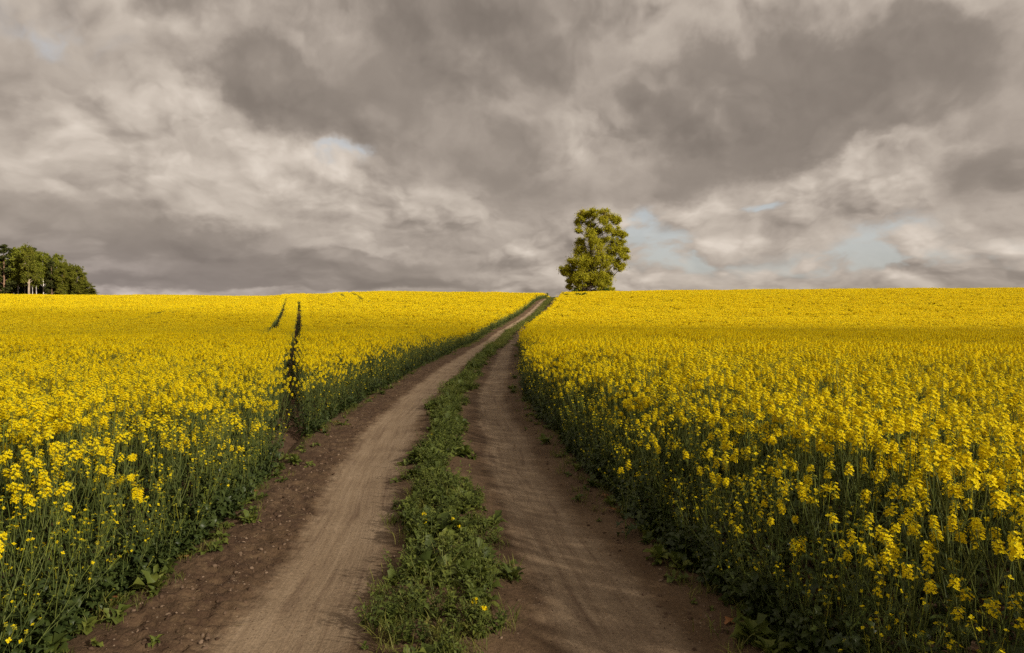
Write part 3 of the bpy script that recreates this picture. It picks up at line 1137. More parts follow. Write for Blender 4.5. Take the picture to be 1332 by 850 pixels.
def scatter(name, coll, P, V, RO, S, label, cat):
    """one stuff object: points that carry a kind, a turn and a size, with a source plant placed on each"""
    me = bpy.data.meshes.new(name)
    P = np.asarray(P, np.float32)
    me.vertices.add(len(P))
    me.vertices.foreach_set('co', P.ravel())
    a = me.attributes.new('kind', 'INT', 'POINT')
    a.data.foreach_set('value', np.asarray(V, np.int32))
    a = me.attributes.new('turn', 'FLOAT_VECTOR', 'POINT')
    a.data.foreach_set('vector', np.asarray(RO, np.float32).ravel())
    a = me.attributes.new('size', 'FLOAT', 'POINT')
    a.data.foreach_set('value', np.asarray(S, np.float32))
    me.update()
    o = link(name, me)
    tag(o, label, cat, kind='stuff')
    ng = bpy.data.node_groups.new(name + '_scatter', 'GeometryNodeTree')
    ng.interface.new_socket('Geometry', in_out='INPUT', socket_type='NodeSocketGeometry')
    ng.interface.new_socket('Geometry', in_out='OUTPUT', socket_type='NodeSocketGeometry')
    nd = ng.nodes
    gi, go = nd.new('NodeGroupInput'), nd.new('NodeGroupOutput')
    iop = nd.new('GeometryNodeInstanceOnPoints')
    ci = nd.new('GeometryNodeCollectionInfo')
    ci.inputs['Collection'].default_value = coll
    ci.inputs['Separate Children'].default_value = True
    ci.inputs['Reset Children'].default_value = True

    def attr(n, t):
        q = nd.new('GeometryNodeInputNamedAttribute')
        q.data_type = t
        q.inputs['Name'].default_value = n
        return q.outputs['Attribute']
    L = ng.links.new
    L(gi.outputs[0], iop.inputs['Points'])
    L(ci.outputs[0], iop.inputs['Instance'])
    iop.inputs['Pick Instance'].default_value = True
    L(attr('kind', 'INT'), iop.inputs['Instance Index'])
    e2r = nd.new('FunctionNodeEulerToRotation')
    L(attr('turn', 'FLOAT_VECTOR'), e2r.inputs[0])
    L(e2r.outputs[0], iop.inputs['Rotation'])
    L(attr('size', 'FLOAT'), iop.inputs['Scale'])
    L(iop.outputs[0], go.inputs[0])
    md = o.modifiers.new('scatter', 'NODES')
    md.node_group = ng
    return o


scatter('rapeseed_crop', SRC, PX, PV, PR, PS, 'dense yellow flowering rapeseed covering the fields on both sides of the track', 'rapeseed')

# ------------------------------------------------------------------ rapeseed plants of their own (front of both fields)
OWN_PROTO = {}


def own_plant(kind, idx):
    """first call builds the thing with its parts, later calls copy it"""
    key = (kind, idx)
    if key not in OWN_PROTO:
        sd = {'T': TALL, 'G': GREEN, 'E': EDGE}[kind][idx][0]
        st, fo, hd = PROTO[sd]
        root = bpy.data.objects.new('rapeseed_plant', None)
        root.empty_display_size = 0.1
        COL.objects.link(root)
        link('stem', st.mesh('rapeseed_stem', PM), root)
        link('foliage', fo.mesh('rapeseed_foliage', PM), root)
        for h in hd:
            link('flower_head', h.mesh('rapeseed_flower_head', PM), root)
        OWN_PROTO[key] = (root, [c for c in COL.objects if c.parent is root])
        return root
    root, kids = OWN_PROTO[key]
    r = root.copy()
    COL.objects.link(r)
    for ch in kids:
        c = ch.copy()
        COL.objects.link(c)
        c.parent = r
    return r


for c in OWN:
    x, y, z, kind, rot, sc, tilt, left, e = c
    o = own_plant(*kind)
    o.location = (x, y, z - 0.01)
    o.rotation_euler = (tilt[0], tilt[1], rot)
    o.scale = (sc, sc, sc)
    side = 'left' if left else 'right'
    if kind[0] == 'E':
        lab = 'low leafy rapeseed plant with few flowers at the %s edge of the track' % side
        grp = 'low leafy rapeseed plants along the %s track edge' % side
    elif kind[0] == 'G':
        lab = 'tall green rapeseed plant barely in flower, front rows of the %s field' % side
        grp = 'green rapeseed plants in the front of the %s field' % side
    else:
        lab = 'tall rapeseed plant in full yellow bloom, front rows of the %s field' % side
        grp = 'blooming rapeseed plants in the front of the %s field' % side
    tag(o, lab, 'rapeseed plant', grp)


def special_plant(seed, H_, n_br, fl, lv, x, y, label, spread=0.1, rot=0.0):
    st, fo, hd = rape_plant(seed, H_, 0, n_br, fl, lv, spread=spread)
    root = bpy.data.objects.new('rapeseed_plant', None)
    COL.objects.link(root)
    root.location = (x, y, float(hz(x, y)) - 0.01)
    root.rotation_euler = (0, 0, rot)
    link('stem', st.mesh('rapeseed_stem', PM), root)
    link('foliage', fo.mesh('rapeseed_foliage', PM), root)
    for h in hd:
        link('flower_head', h.mesh('rapeseed_flower_head', PM), root)
    tag(root, label, 'rapeseed plant')
    return root


special_plant(301, 0.60, 1, 44, 8, -2.64, 4.86, 'short rapeseed plant whose lone bright flower head stands out low against dark leaves', spread=0.06)
special_plant(302, 1.02, 5, 30, 7, -2.78, 3.90, 'rapeseed plant with thick pale stem at the bottom left corner of the field', spread=0.13)
special_plant(303, 0.55, 2, 26, 9, 1.62, 3.98, 'short rapeseed plant with drooping yellow head at the foot of the right field', spread=0.14)
special_plant(304, 0.62, 2, 20, 10, 0.98, 5.85, 'leafy rapeseed clump jutting out onto the bare soil of the track, right side', spread=0.12)

# ------------------------------------------------------------------ grass and weeds
WSRC = bpy.data.collections.new('weed_sources')
WM = [M_GRASS, M_WEED, M_PETAL, M_BUD, M_STEM]


def grass_tuft(seed, n, h, spread=0.04):
    rg = random.Random(seed)
    mb = MB()
    for i in range(n):
        az = rg.random() * 6.28
        bx, by = rg.gauss(0, spread), rg.gauss(0, spread)
        L = h * rg.uniform(0.5, 1.15)
        leaf(mb, (bx, by, 0), az, rg.uniform(0.8, 1.45), L, rg.uniform(0.004, 0.008), rg.uniform(0.2, 1.4), rg, mi=0, seg=3, lobed=False, fold=0.1)
    return mb


def rosette(seed, n, size, rise=0.5):
    rg = random.Random(seed)
    mb = MB()
    for i in range(n):
        L = size * rg.uniform(0.55, 1.1)
        leaf(mb, (rg.gauss(0, size * 0.15), rg.gauss(0, size * 0.15), 0.005 + size * 0.1 * rg.random()), i * 2.4 + rg.uniform(-.4, .4), rg.uniform(0.1, rise + 0.5), L, L * rg.uniform(0.35, 0.55), rg.uniform(0.4, 1.5), rg, mi=1, seg=4)
    return mb


def forb(seed, h, n_st, bloom=0):
    """branching weed: thin stems with small leaves all the way up, some with little yellow heads"""
    rg = random.Random(seed)
    mb, heads = MB(), []
    for s in range(n_st):
        az = rg.random() * 6.28
        H_ = h * rg.uniform(0.6, 1.1)
        o = Vector((math.cos(az), math.sin(az), 0)) * h * rg.uniform(0.1, 0.5)
        pts = [Vector((0, 0, 0)), o * 0.3 + Vector((0, 0, H_ * 0.4)), o * 0.7 + Vector((0, 0, H_ * 0.75)), o + Vector((0, 0, H_))]
        mb.tube(pts, [0.0022, 0.002, 0.0016, 0.001], 3, 4)
        for i in range(9):
            q = (i + 1) / 9 * 3
            j = min(2, int(q))
            p = pts[j].lerp(pts[j + 1], q - j)
            L = rg.uniform(0.025, 0.055) * (1.2 - 0.5 * q / 3)
            leaf(mb, tuple(p), i * 2.4 + az, rg.uniform(0.0, 0.9), L, L * 0.5, 0.7, rg, mi=1, seg=2, lobed=False)
        if s < bloom:
            hd = MB()
            for q in range(16):
                d = Vector((rg.gauss(0, 1), rg.gauss(0, 1), rg.gauss(0.4, 0.8))).normalized()
                flower(hd, pts[-1] + d * rg.uniform(0.006, 0.022), d, rg, 0.0085, 0)
            for q in range(5):
                hd.octa(tuple(pts[-1] + Vector((rg.gauss(0, .005), rg.gauss(0, .005), 0.02))), 0.003, 3)
            heads.append(hd)
    return mb, heads


W_GR = [source(grass_tuft(20 + i, 18, 0.10 + 0.035 * i, 0.045), WM, WSRC) for i in range(4)]
W_RO = [source(rosette(40 + i, 9 + i, 0.07 + 0.03 * i, 0.7), WM, WSRC) for i in range(4)]
W_FO = [source(forb(60 + i, 0.13 + 0.05 * i, 5)[0], WM, WSRC) for i in range(4)]


def far_tuft(seed):
    rg = random.Random(seed)
    mb = MB()
    for i in range(6):
        mb.add(grass_tuft(seed * 7 + i, 10, 0.16, 0.07), (rg.gauss(0, .16), rg.gauss(0, .16), 0), rg.random() * 6, 1.2)
        mb.add(rosette(seed * 9 + i, 5, 0.11, 0.8), (rg.gauss(0, .16), rg.gauss(0, .16), 0), rg.random() * 6, 1.1)
    return mb


W_FA = [source(far_tuft(70 + i), WM, WSRC) for i in range(3)]
wp, wv_, wr, ws = [], [], [], []
g = np.random.default_rng(77)


def strip_mask(s, y):
    c = 2.16 + 0.10 * fbm(np.array([y * 0.5]), np.array([0.3]), 91, 2)[0] * 2
    w = 0.40 + 0.20 * fbm(np.array([y * 0.8]), np.array([4.3]), 92, 2)[0] * 2
    w *= float(np.interp(y, [3.5, 6, 8, 12, 30, 60, 120], [0.98, 0.92, 0.92, 0.86, 0.95, 1.0, 1.15]))
    edge = abs(s - c) / w
    n = fbm(np.array([s * 2.4]), np.array([y * 2.0]), 93, 3)[0]
    gapn = fbm(np.array([s * 1.3 + 7]), np.array([y * 1.1]), 94, 2)[0]
    return edge + n * 1.3 + max(0.0, gapn - 0.07) * 5.0 * (y < 40)


n_w = 0
for y in np.geomspace(2.6, 172, 15000):
    # even cover on the ground: rows thin out with distance
    dens = y * math.log(172 / 2.6) / 15000          # spacing of rows here
    want = 190.0 * 1.1 * dens if y < 16 else (60.0 * 1.1 * dens if y < 45 else 13.0 * 1.1 * dens)
    cnt = g.poisson(want)
    for q in range(cnt):
        s = g.uniform(1.55, 2.70)
        m_ = strip_mask(s, y)
        if m_ > 1.0 or (m_ > 0.75 and g.random() < 0.5):
            continue
        x_, y_, z_ = track_xyz(np.array([s]), np.array([y]))
        if y < 45:
            patch = fbm(np.array([s * 1.5]), np.array([y * 0.7]), 95, 2)[0]
            r_ = g.random()
            if r_ < 0.13 + 1.2 * patch:
                v = W_GR[int(g.integers(0, 4))]
            elif r_ < 0.68:
                v = W_RO[int(g.integers(0, 4))]
            else:
                v = W_FO[int(g.integers(0, 4))]
            sc = g.uniform(0.6, 1.25) * (1.15 - 0.35 * max(0, m_)) * (1.0 if y < 16 else 1.25)
        else:
            v = W_FA[int(g.integers(0, 3))]
            sc = g.uniform(0.8, 1.3)
        wp.append((float(x_[0]), float(y), float(z_[0]) - 0.004))
        wv_.append(v)
        wr.append((g.normal(0, .12), g.normal(0, .12), g.random() * 6.28))
        ws.append(sc)
# strays along the feet of the crop and on the brow of the track
for y in np.geomspace(2.6, 150, 700):
    side = g.random() < 0.5
    s = abs(g.normal(0, 0.16))
    s = s if side else 4 - s
    x_, y_, z_ = track_xyz(np.array([s]), np.array([y]))
    wp.append((float(x_[0]), float(y), float(z_[0])))
    wv_.append(int(g.choice(W_GR + W_RO)) if y < 45 else W_FA[int(g.integers(0, 3))])
    wr.append((0, 0, g.random() * 6.28))
    ws.append(g.uniform(0.5, 1.0))
for q in range(120):
    y = g.uniform(132, 168)
    s = g.uniform(0, 4)
    x_, y_, z_ = track_xyz(np.array([s]), np.array([y]))
    wp.append((float(x_[0]), float(y), float(z_[0])))
    wv_.append(W_FA[int(g.integers(0, 3))])
    wr.append((0, 0, g.random() * 6.28))
    ws.append(g.uniform(1.0, 2.2))
scatter('verge_grass', WSRC, wp, wv_, wr, ws, 'green grass and weeds growing along the middle of the track', 'grass')


def track_at(px, py, it=30):
    """point of the track surface seen at a place in the photograph"""
    y = F * CAM_Z / max(4.0, py - 415)
    for _ in range(it):
        x = (px - 666) / F * y
        l, r = float(XL(y)), float(XR(y))
        s = (x - l) / (r - l) * 4
        z = float(hz(x, y)) + float(track_profile(np.array(s), np.array(y), np.array(x)))
        y = 0.5 * y + 0.5 * (F * (CAM_Z - z) / (py - HY))
    return x, y, z


def weed_thing(name, mb, heads, px, py, label, cat, group=None, sc=1.0):
    x, y, z = track_at(px, py)
    if heads:
        root = bpy.data.objects.new(name, None)
        COL.objects.link(root)
        link('foliage', mb.mesh(name + '_foliage', WM), root)
        for h in heads:
            link('flower_head', h.mesh(name + '_flower_head', WM), root)
    else:
        root = link(name, mb.mesh(name, WM))
    root.location = (x, y, z - 0.004)
    root.rotation_euler = (0, 0, rnd.random() * 6)
    root.scale = (sc, sc, sc)
    tag(root, label, cat, group)
    return root


for i, (px_, py_, lab, sc) in enumerate((
        (514, 629, 'larger of two green weed tufts on bare soil left of the grass strip', 1.0),
        (521, 607, 'smaller green weed tuft on bare soil left of the grass strip', 0.8),
        (739, 604, 'tiny weed tuft on bare soil near the right field edge', 0.55))):
    mb = rosette(140 + i, 10, 0.075, 1.0)
    mb.add(grass_tuft(150 + i, 12, 0.09, 0.03))
    weed_thing('weed_tuft', mb, None, px_, py_, lab, 'weed', None, sc)
for i, (px_, py_, lab, h_) in enumerate((
        (545, 700, 'yellow flowering weed in the middle of the grass strip, below the bare gap', 0.20),
        (622, 838, 'yellow flowering weed at the bottom of the grass strip, right side', 0.22),
        (564, 575, 'small yellow flowering weed in the grass strip, farthest of its kind', 0.16),
        (594, 700, 'yellow flowering weed on the right edge of the grass strip', 0.15))):
    mb, hd = forb(170 + i, h_, 5, 2)
    weed_thing('flowering_weed', mb, hd, px_, py_, lab, 'weed')

# ------------------------------------------------------------------ dead leaves, straw and clods


def dead_leaf(seed):
    rg = random.Random(seed)
    mb = MB()
    leaf(mb, (0, 0, 0.004), 0, 0.35, 0.13, 0.075, 1.1, rg, mi=0, seg=5, fold=-0.1)
    return mb.mesh('dead_leaf', [M_DEAD])


DL = [dead_leaf(i) for i in range(4)]
leaf_spots = [(322, 643), (330, 640), (312, 648), (296, 655), (226, 732), (234, 716), (205, 745), (128, 780), (140, 790), (131, 800),
              (70, 838), (80, 832), (440, 551), (455, 543), (420, 561), (395, 570), (480, 518), (520, 497), (946, 818), (788, 650), (806, 668), (765, 628)]
for i, (px_, py_) in enumerate(leaf_spots):
    x, y, z = track_at(px_, py_)
    side = 'left' if px_ < 560 else 'right'
    o = link('dead_leaf', DL[i % 4], None, (x, y, z + 0.006))
    o.rotation_euler = (rnd.uniform(-.3, .3), rnd.uniform(-.3, .3), rnd.random() * 6.28)
    k_ = rnd.uniform(0.7, 1.25)
    o.scale = (k_, k_, k_)
    tag(o, 'withered orange brown leaf lying on the soil at the foot of the %s field' % side, 'leaf', 'dead leaves at the foot of the %s field' % side)

CSRC = bpy.data.collections.new('crumb_sources')
M_CLOD, kc = mat('clod_soil')
_oi = kc.n('ShaderNodeObjectInfo')
_p = kc.n('ShaderNodeBsdfPrincipled')
_p.inputs['Roughness'].default_value = 0.95
_p.inputs['Specular IOR Level'].default_value = 0.1
kc.link(kc.ramp(_oi.outputs['Random'], [(0.1, (0.055, 0.034, 0.022)), (0.6, (0.10, 0.065, 0.043)), (0.97, (0.19, 0.135, 0.095))]), _p.inputs[0])
_o = kc.n('ShaderNodeOutputMaterial')
kc.link(_p.outputs[0], _o.inputs[0])


def clod(seed):
    rg = random.Random(seed)
    mb = MB()
    n, m_ = 7, 4
    mb.v.append((0, 0, 0.6))
    for i in range(1, m_):
        th = math.pi * 0.62 * i / (m_ - 1)
        for j in range(n):
            r = rg.uniform(0.72, 1.2)
            a = 2 * math.pi * j / n
            mb.v.append((r * math.sin(th) * math.cos(a), r * math.sin(th) * math.sin(a) * 0.8, 0.6 * r * math.cos(th)))
    for j in range(n):
        mb.f.append((0, 1 + j, 1 + (j + 1) % n))
        mb.m.append(0)
    for i in range(m_ - 2):
        for j in range(n):
            a, b = 1 + i * n + j, 1 + i * n + (j + 1) % n
            mb.f.append((a, a + n, b + n, b))
            mb.m.append(0)
    return mb


def straw(seed):
    rg = random.Random(seed)
    mb = MB()
    mb.tube([(0, 0, 0), (0.5, rg.uniform(-.08, .08), 0.04), (1, rg.uniform(-.2, .2), 0.02)], [0.022, 0.02, 0.012], 3, 1)
    return mb


CM = [M_CLOD, M_STRAW]
C_CL = [source(clod(i), CM, CSRC) for i in range(4)]
C_ST = [source(straw(i), CM, CSRC) for i in range(3)]
cp, cv, cr, cs = [], [], [], []
for q in range(5500):
    y = float(np.exp(g.uniform(math.log(2.8), math.log(40))))
    r_ = g.random()
    if r_ < 0.55:
        s = g.normal(0.5, 0.22)
    elif r_ < 0.8:
        s = g.normal(3.75, 0.2)
    else:
        s = g.uniform(0.1, 3.9)
    if s < 0 or s > 4.1:
        continue
    x_, y_, z_ = track_xyz(np.array([s]), np.array([y]))
    st_ = g.random() < 0.02
    cp.append((float(x_[0]), y, float(z_[0]) + (0.004 if st_ else 0.0)))
    cv.append(C_ST[int(g.integers(0, 3))] if st_ else C_CL[int(g.integers(0, 4))])
    cr.append((0 if st_ else g.normal(0, .3), 0 if st_ else g.normal(0, .3), g.random() * 6.28))
    in_rut = 0.8 < s < 1.65 or 2.7 < s < 3.5
    cs.append(g.uniform(0.03, 0.09) if st_ else (g.uniform(0.003, 0.008) if in_rut else 0.004 + 0.019 * g.random() ** 3))
scatter('soil_crumbs', CSRC, cp, cv, cr, cs, 'loose soil crumbs and bits of straw on the track', 'dirt')

# ------------------------------------------------------------------ trees


def tree_leaf_mat(name, base, dark, light, spots=None):
    m, k = mat(name)
    geo = k.n('ShaderNodeNewGeometry')
    tc = k.n('ShaderNodeTexCoord')
    n1 = k.noise(tc.outputs['Object'], 0.35, 3, 0.6)
    f = k.math('ADD', k.math('MULTIPLY', geo.outputs['Random Per Island'], 0.45), k.math('MULTIPLY', n1, 0.75))
    c = k.ramp(f, [(0.30, dark), (0.58, base), (0.88, light)])
    if spots:
        sp = k.maprange(k.noise(tc.outputs['Object'], 0.28, 3, 0.5), 0.58, 0.72, 0, 0.5, True)
        c = k.mix(sp, c, spots)
    d = k.n('ShaderNodeBsdfDiffuse')
    k.link(c, d.inputs[0])
    tr = k.n('ShaderNodeBsdfTranslucent')
    k.link(c, tr.inputs[0])
    mx = k.n('ShaderNodeMixShader')
    mx.inputs[0].default_value = 0.35
    k.link(d.outputs[0], mx.inputs[1])
    k.link(tr.outputs[0], mx.inputs[2])
    out = k.n('ShaderNodeOutputMaterial')
    k.link(mx.outputs[0], out.inputs[0])
    return m


def bark_mat(name, a, b, scale=3.0):
    m, k = mat(name)
    tc = k.n('ShaderNodeTexCoord')
    mp = k.n('ShaderNodeMapping')
    mp.inputs['Scale'].default_value = (1, 1, 0.35)
    k.link(tc.outputs['Object'], mp.inputs[0])
    c = k.ramp(k.noise(mp.outputs[0], scale, 5, 0.65), [(0.38, a), (0.62, b)])
    p = k.n('ShaderNodeBsdfPrincipled')
    p.inputs['Roughness'].default_value = 0.9
    k.link(c, p.inputs[0])
    out = k.n('ShaderNodeOutputMaterial')
    k.link(p.outputs[0], out.inputs[0])
    return m


M_TLONE = tree_leaf_mat('lone_tree_leaves', (0.30, 0.285, 0.020), (0.175, 0.176, 0.016), (0.42, 0.39, 0.036), spots=(0.20, 0.125, 0.03))
M_TBIRCH = tree_leaf_mat('birch_leaves', (0.150, 0.168, 0.020), (0.088, 0.106, 0.016), (0.23, 0.235, 0.035))
M_TOAK = tree_leaf_mat('broadleaf_leaves', (0.125, 0.135, 0.018), (0.070, 0.082, 0.014), (0.185, 0.18, 0.027), spots=(0.18, 0.130, 0.026))
M_TPINE = tree_leaf_mat('pine_needles', (0.052, 0.062, 0.018), (0.030, 0.038, 0.014), (0.085, 0.085, 0.024))
M_TSHRUB = tree_leaf_mat('shrub_leaves', (0.050, 0.088, 0.018), (0.030, 0.055, 0.014), (0.085, 0.12, 0.026))
M_BARK = bark_mat('dark_bark', (0.030, 0.022, 0.016), (0.075, 0.056, 0.042))
M_BIRCHBARK = bark_mat('birch_bark', (0.20, 0.18, 0.16), (0.55, 0.51, 0.46), 1.2)
M_PINEBARK = bark_mat('pine_bark', (0.09, 0.055, 0.035), (0.22, 0.125, 0.072))


def leaf_cloud(g_, centres, radii, counts, size, flat=1.0):
    """many small tilted leaf faces gathered round centres"""
    vs_, n = [], 0
    for c, r, k_ in zip(centres, radii, counts):
        d = g_.normal(0, 1, (k_, 3))
        d /= np.linalg.norm(d, axis=1)[:, None]
        p = c + d * (r * np.clip(np.abs(g_.normal(0, 0.62, (k_, 1))), 0.05, 1.7)) * np.array([1, 1, flat])
        n1 = g_.normal(0, 1, (k_, 3))
        n1 /= np.linalg.norm(n1, axis=1)[:, None]
        n2 = np.cross(n1, g_.normal(0, 1, (k_, 3)))
        n2 /= np.linalg.norm(n2, axis=1)[:, None]
        s = size * g_.uniform(0.6, 1.25, (k_, 1))
        vs_.append(np.stack([p + n1 * s, p + n2 * s * 0.6, p - n1 * s, p - n2 * s * 0.6], 1).reshape(-1, 3))
    v = np.concatenate(vs_)
    return v, np.arange(len(v)).reshape(-1, 4)


def limb(mb, a, b, r0, r1, g_, sag=0.1, seg=4, sides=5):
    a, b = Vector(a), Vector(b)
    L = (b - a).length
    pts, rr = [], []
    for i in range(seg + 1):
        t = i / seg
        p = a.lerp(b, t) + Vector((0, 0, 1)) * (math.sin(math.pi * t) * -sag * L)
        if 0 < i < seg:
            p += Vector(g_.normal(0, 0.03 * L, 3).tolist())
        pts.append(p)
        rr.append(r0 + (r1 - r0) * t)
    mb.tube(pts, rr, sides, 0)
    return pts


def make_tree(name, leafm, barkm, g_, trunk_pts, trunk_r, clumps, leaf_size, per, sub, flat=0.85, attach=None):
    """clumps: (x, y, z, r) in the tree's own frame"""
    root = bpy.data.objects.new(name, None)
    COL.objects.link(root)
    tb = MB()
    tb.tube(trunk_pts, trunk_r, 9, 0)
    tp = [Vector(p) for p in trunk_pts]
    cs_, rs_, ks_ = [], [], []
    for (x, y, z, r) in clumps:
        # limb from the trunk, starting lower than the clump
        zz = z - (0.9 * math.hypot(x - tp[0].x, y) * 0.6 + 0.4 * r)
        zz = max(tp[0].z + 0.12 * (tp[-1].z - tp[0].z), min(tp[-1].z, zz))
        i = 0
        while i < len(tp) - 2 and tp[i + 1].z < zz:
            i += 1
        t = (zz - tp[i].z) / max(1e-6, tp[i + 1].z - tp[i].z)
        s = tp[i].lerp(tp[i + 1], min(1, max(0, t)))
        r0 = (trunk_r[i] * (1 - t) + trunk_r[i + 1] * t) * 0.45
        limb(tb, s, (x, y, z), max(0.05, r0), 0.04, g_, 0.06)
        for q in range(sub):
            d = g_.normal(0, 1, 3)
            d /= np.linalg.norm(d)
            c = np.array((x, y, z)) + d * r * g_.uniform(0.2, 1.15) * np.array((1, 1, flat))
            limb(tb, (x, y, z), c.tolist(), 0.04, 0.015, g_, 0.0, 2, 3)
            cs_.append(c)
            rs_.append(r * g_.uniform(0.36, 0.70))
            ks_.append(int(per * g_.uniform(0.6, 1.3)))
    v, f = leaf_cloud(g_, cs_, rs_, ks_, leaf_size, flat)
    link('trunk', tb.mesh(name + '_trunk', [barkm]), root)
    link('crown', new_mesh(name + '_crown', v, f, [leafm]), root)
    return root


# ---- the lone tree on the brow
TY = 165.0
TX = (768 - 666) / F * TY


def px_to_tree(px, py, dy=0.0):
    return ((px - 768) / F * TY, dy, CAM_Z + (HY - py) / F * TY)


tz0 = float(hz(TX, TY))
lone_px = [  # px, py, radius in photo pixels, depth offset in m
    (756, 283, 8, 0), (764, 279, 9, 1), (772, 280, 7, -1), (752, 290, 6, 1), (768, 290, 7, 2),
    (788, 281, 9, 0), (796, 285, 8, 1), (801, 289, 5, -1), (783, 288, 6, -2),
    (752, 300, 5, 0), (776, 300, 9, 2), (790, 300, 9, -1), (803, 303, 8, 1), (810, 306, 5, 0), (766, 305, 7, -2),
    (756, 315, 6, 1), (770, 316, 10, -2), (784, 314, 10, 1), (798, 316, 9, 0), (808, 318, 6, 1),
    (752, 327, 8, 0), (764, 330, 10, 3), (778, 330, 11, -3), (794, 330, 11, 1), (807, 328, 8, 0), (814, 326, 4, 0), (812, 335, 5, -1),
    (744, 340, 8, 0), (756, 343, 10, -3), (772, 345, 11, 2), (788, 344, 11, -2), (802, 343, 9, 1), (808, 348, 5, 0),
    (736, 349, 7, 0), (745, 354, 8, 2), (760, 357, 10, 1), (776, 359, 10, -2), (790, 356, 8, 2), (734, 356, 4, -1),
    (742, 366, 6, 0), (751, 369, 8, -2), (764, 371, 8, 4), (780, 371, 8, 0), (790, 369, 6, 1), (740, 374, 4, 0), (793, 378, 5, -1), (785, 380, 6, 0), (752, 379, 6, 1), (762, 381, 5, 3), (756, 362, 9, -3), (776, 364, 9, 1), (784, 362, 9, -1), (760, 349, 9, 0), (780, 338, 9, 3), (763, 338, 8, -2), (748, 361, 7, 1),
]
gl = np.random.default_rng(5)
sc_px = TY / F
clumps = []
for (a, b, r, dy) in lone_px:
    x, y, z = px_to_tree(a, b, dy)
    clumps.append((x, y, z - tz0, r * sc_px * 1.05))
trunk = [(-0.4, 0, -0.3), (-0.3, 0.1, 3.0), (0.1, 0, 7.0), (0.3, 0.1, 11.0), (-0.2, 0, 15.0), (-0.1, 0, 19.0)]
lt = make_tree('lone_tree', M_TLONE, M_BARK, gl, trunk, [0.75, 0.55, 0.48, 0.38, 0.26, 0.1], clumps, 0.125, 235, 19)
lt.location = (TX, TY, tz0)
tag(lt, 'tall lone tree with olive green spring leaves on the brow beside the track', 'tree')


def shrub(name, px, py_base, Y_, w, h, n, label, mat_=M_TSHRUB, per=46, seed=1, size=0.10):
    g_ = np.random.default_rng(seed)
    x = (px - 666) / F * Y_
    z = float(hz(x, Y_))
    cl_ = [(g_.uniform(-w, w) * 0.5, g_.uniform(-w, w) * 0.4, h * g_.uniform(0.25, 0.85), h * g_.uniform(0.2, 0.36)) for _ in range(n)]
    o = make_tree(name, mat_, M_BARK, g_, [(0, 0, -0.1), (0.03, 0, h * 0.3), (0, 0.02, h * 0.6)], [0.05, 0.04, 0.02], cl_, size, per, 6, 0.9)
    # its stems are called stems, not trunks
    for ch in o.children:
        if ch.name.startswith('trunk'):
            ch.name = 'stem'
        else:
            ch.name = 'foliage'
    o.location = (x, Y_, z)
    tag(o, label, 'shrub')
    return o


shrub('shrub', 792, 379, 160, 3.2, 2.6, 9, 'dark green shrub under the right side of the lone tree', seed=2, size=0.16)
shrub('shrub', 748, 379, 161, 3.0, 2.4, 8, 'dark green shrub under the left side of the lone tree', seed=3, size=0.16)
shrub('shrub', 752, 386, 118, 2.6, 1.55, 7, 'green bush poking out of the rapeseed in front of the lone tree', M_TBIRCH, seed=4, per=22)
shrub('shrub', 741, 386, 121, 1.6, 1.40, 5, 'small thin bush in the rapeseed, between the track and the lone tree', M_TBIRCH, seed=6, per=18)
shrub('shrub', 706, 384, 146, 2.0, 1.2, 6, 'weedy green bush on the brow where the track disappears', M_TBIRCH, seed=7, per=24)

# ---- the wood at the left
PALE = bark_mat('pale_bark', (0.16, 0.12, 0.09), (0.34, 0.27, 0.20), 1.6)


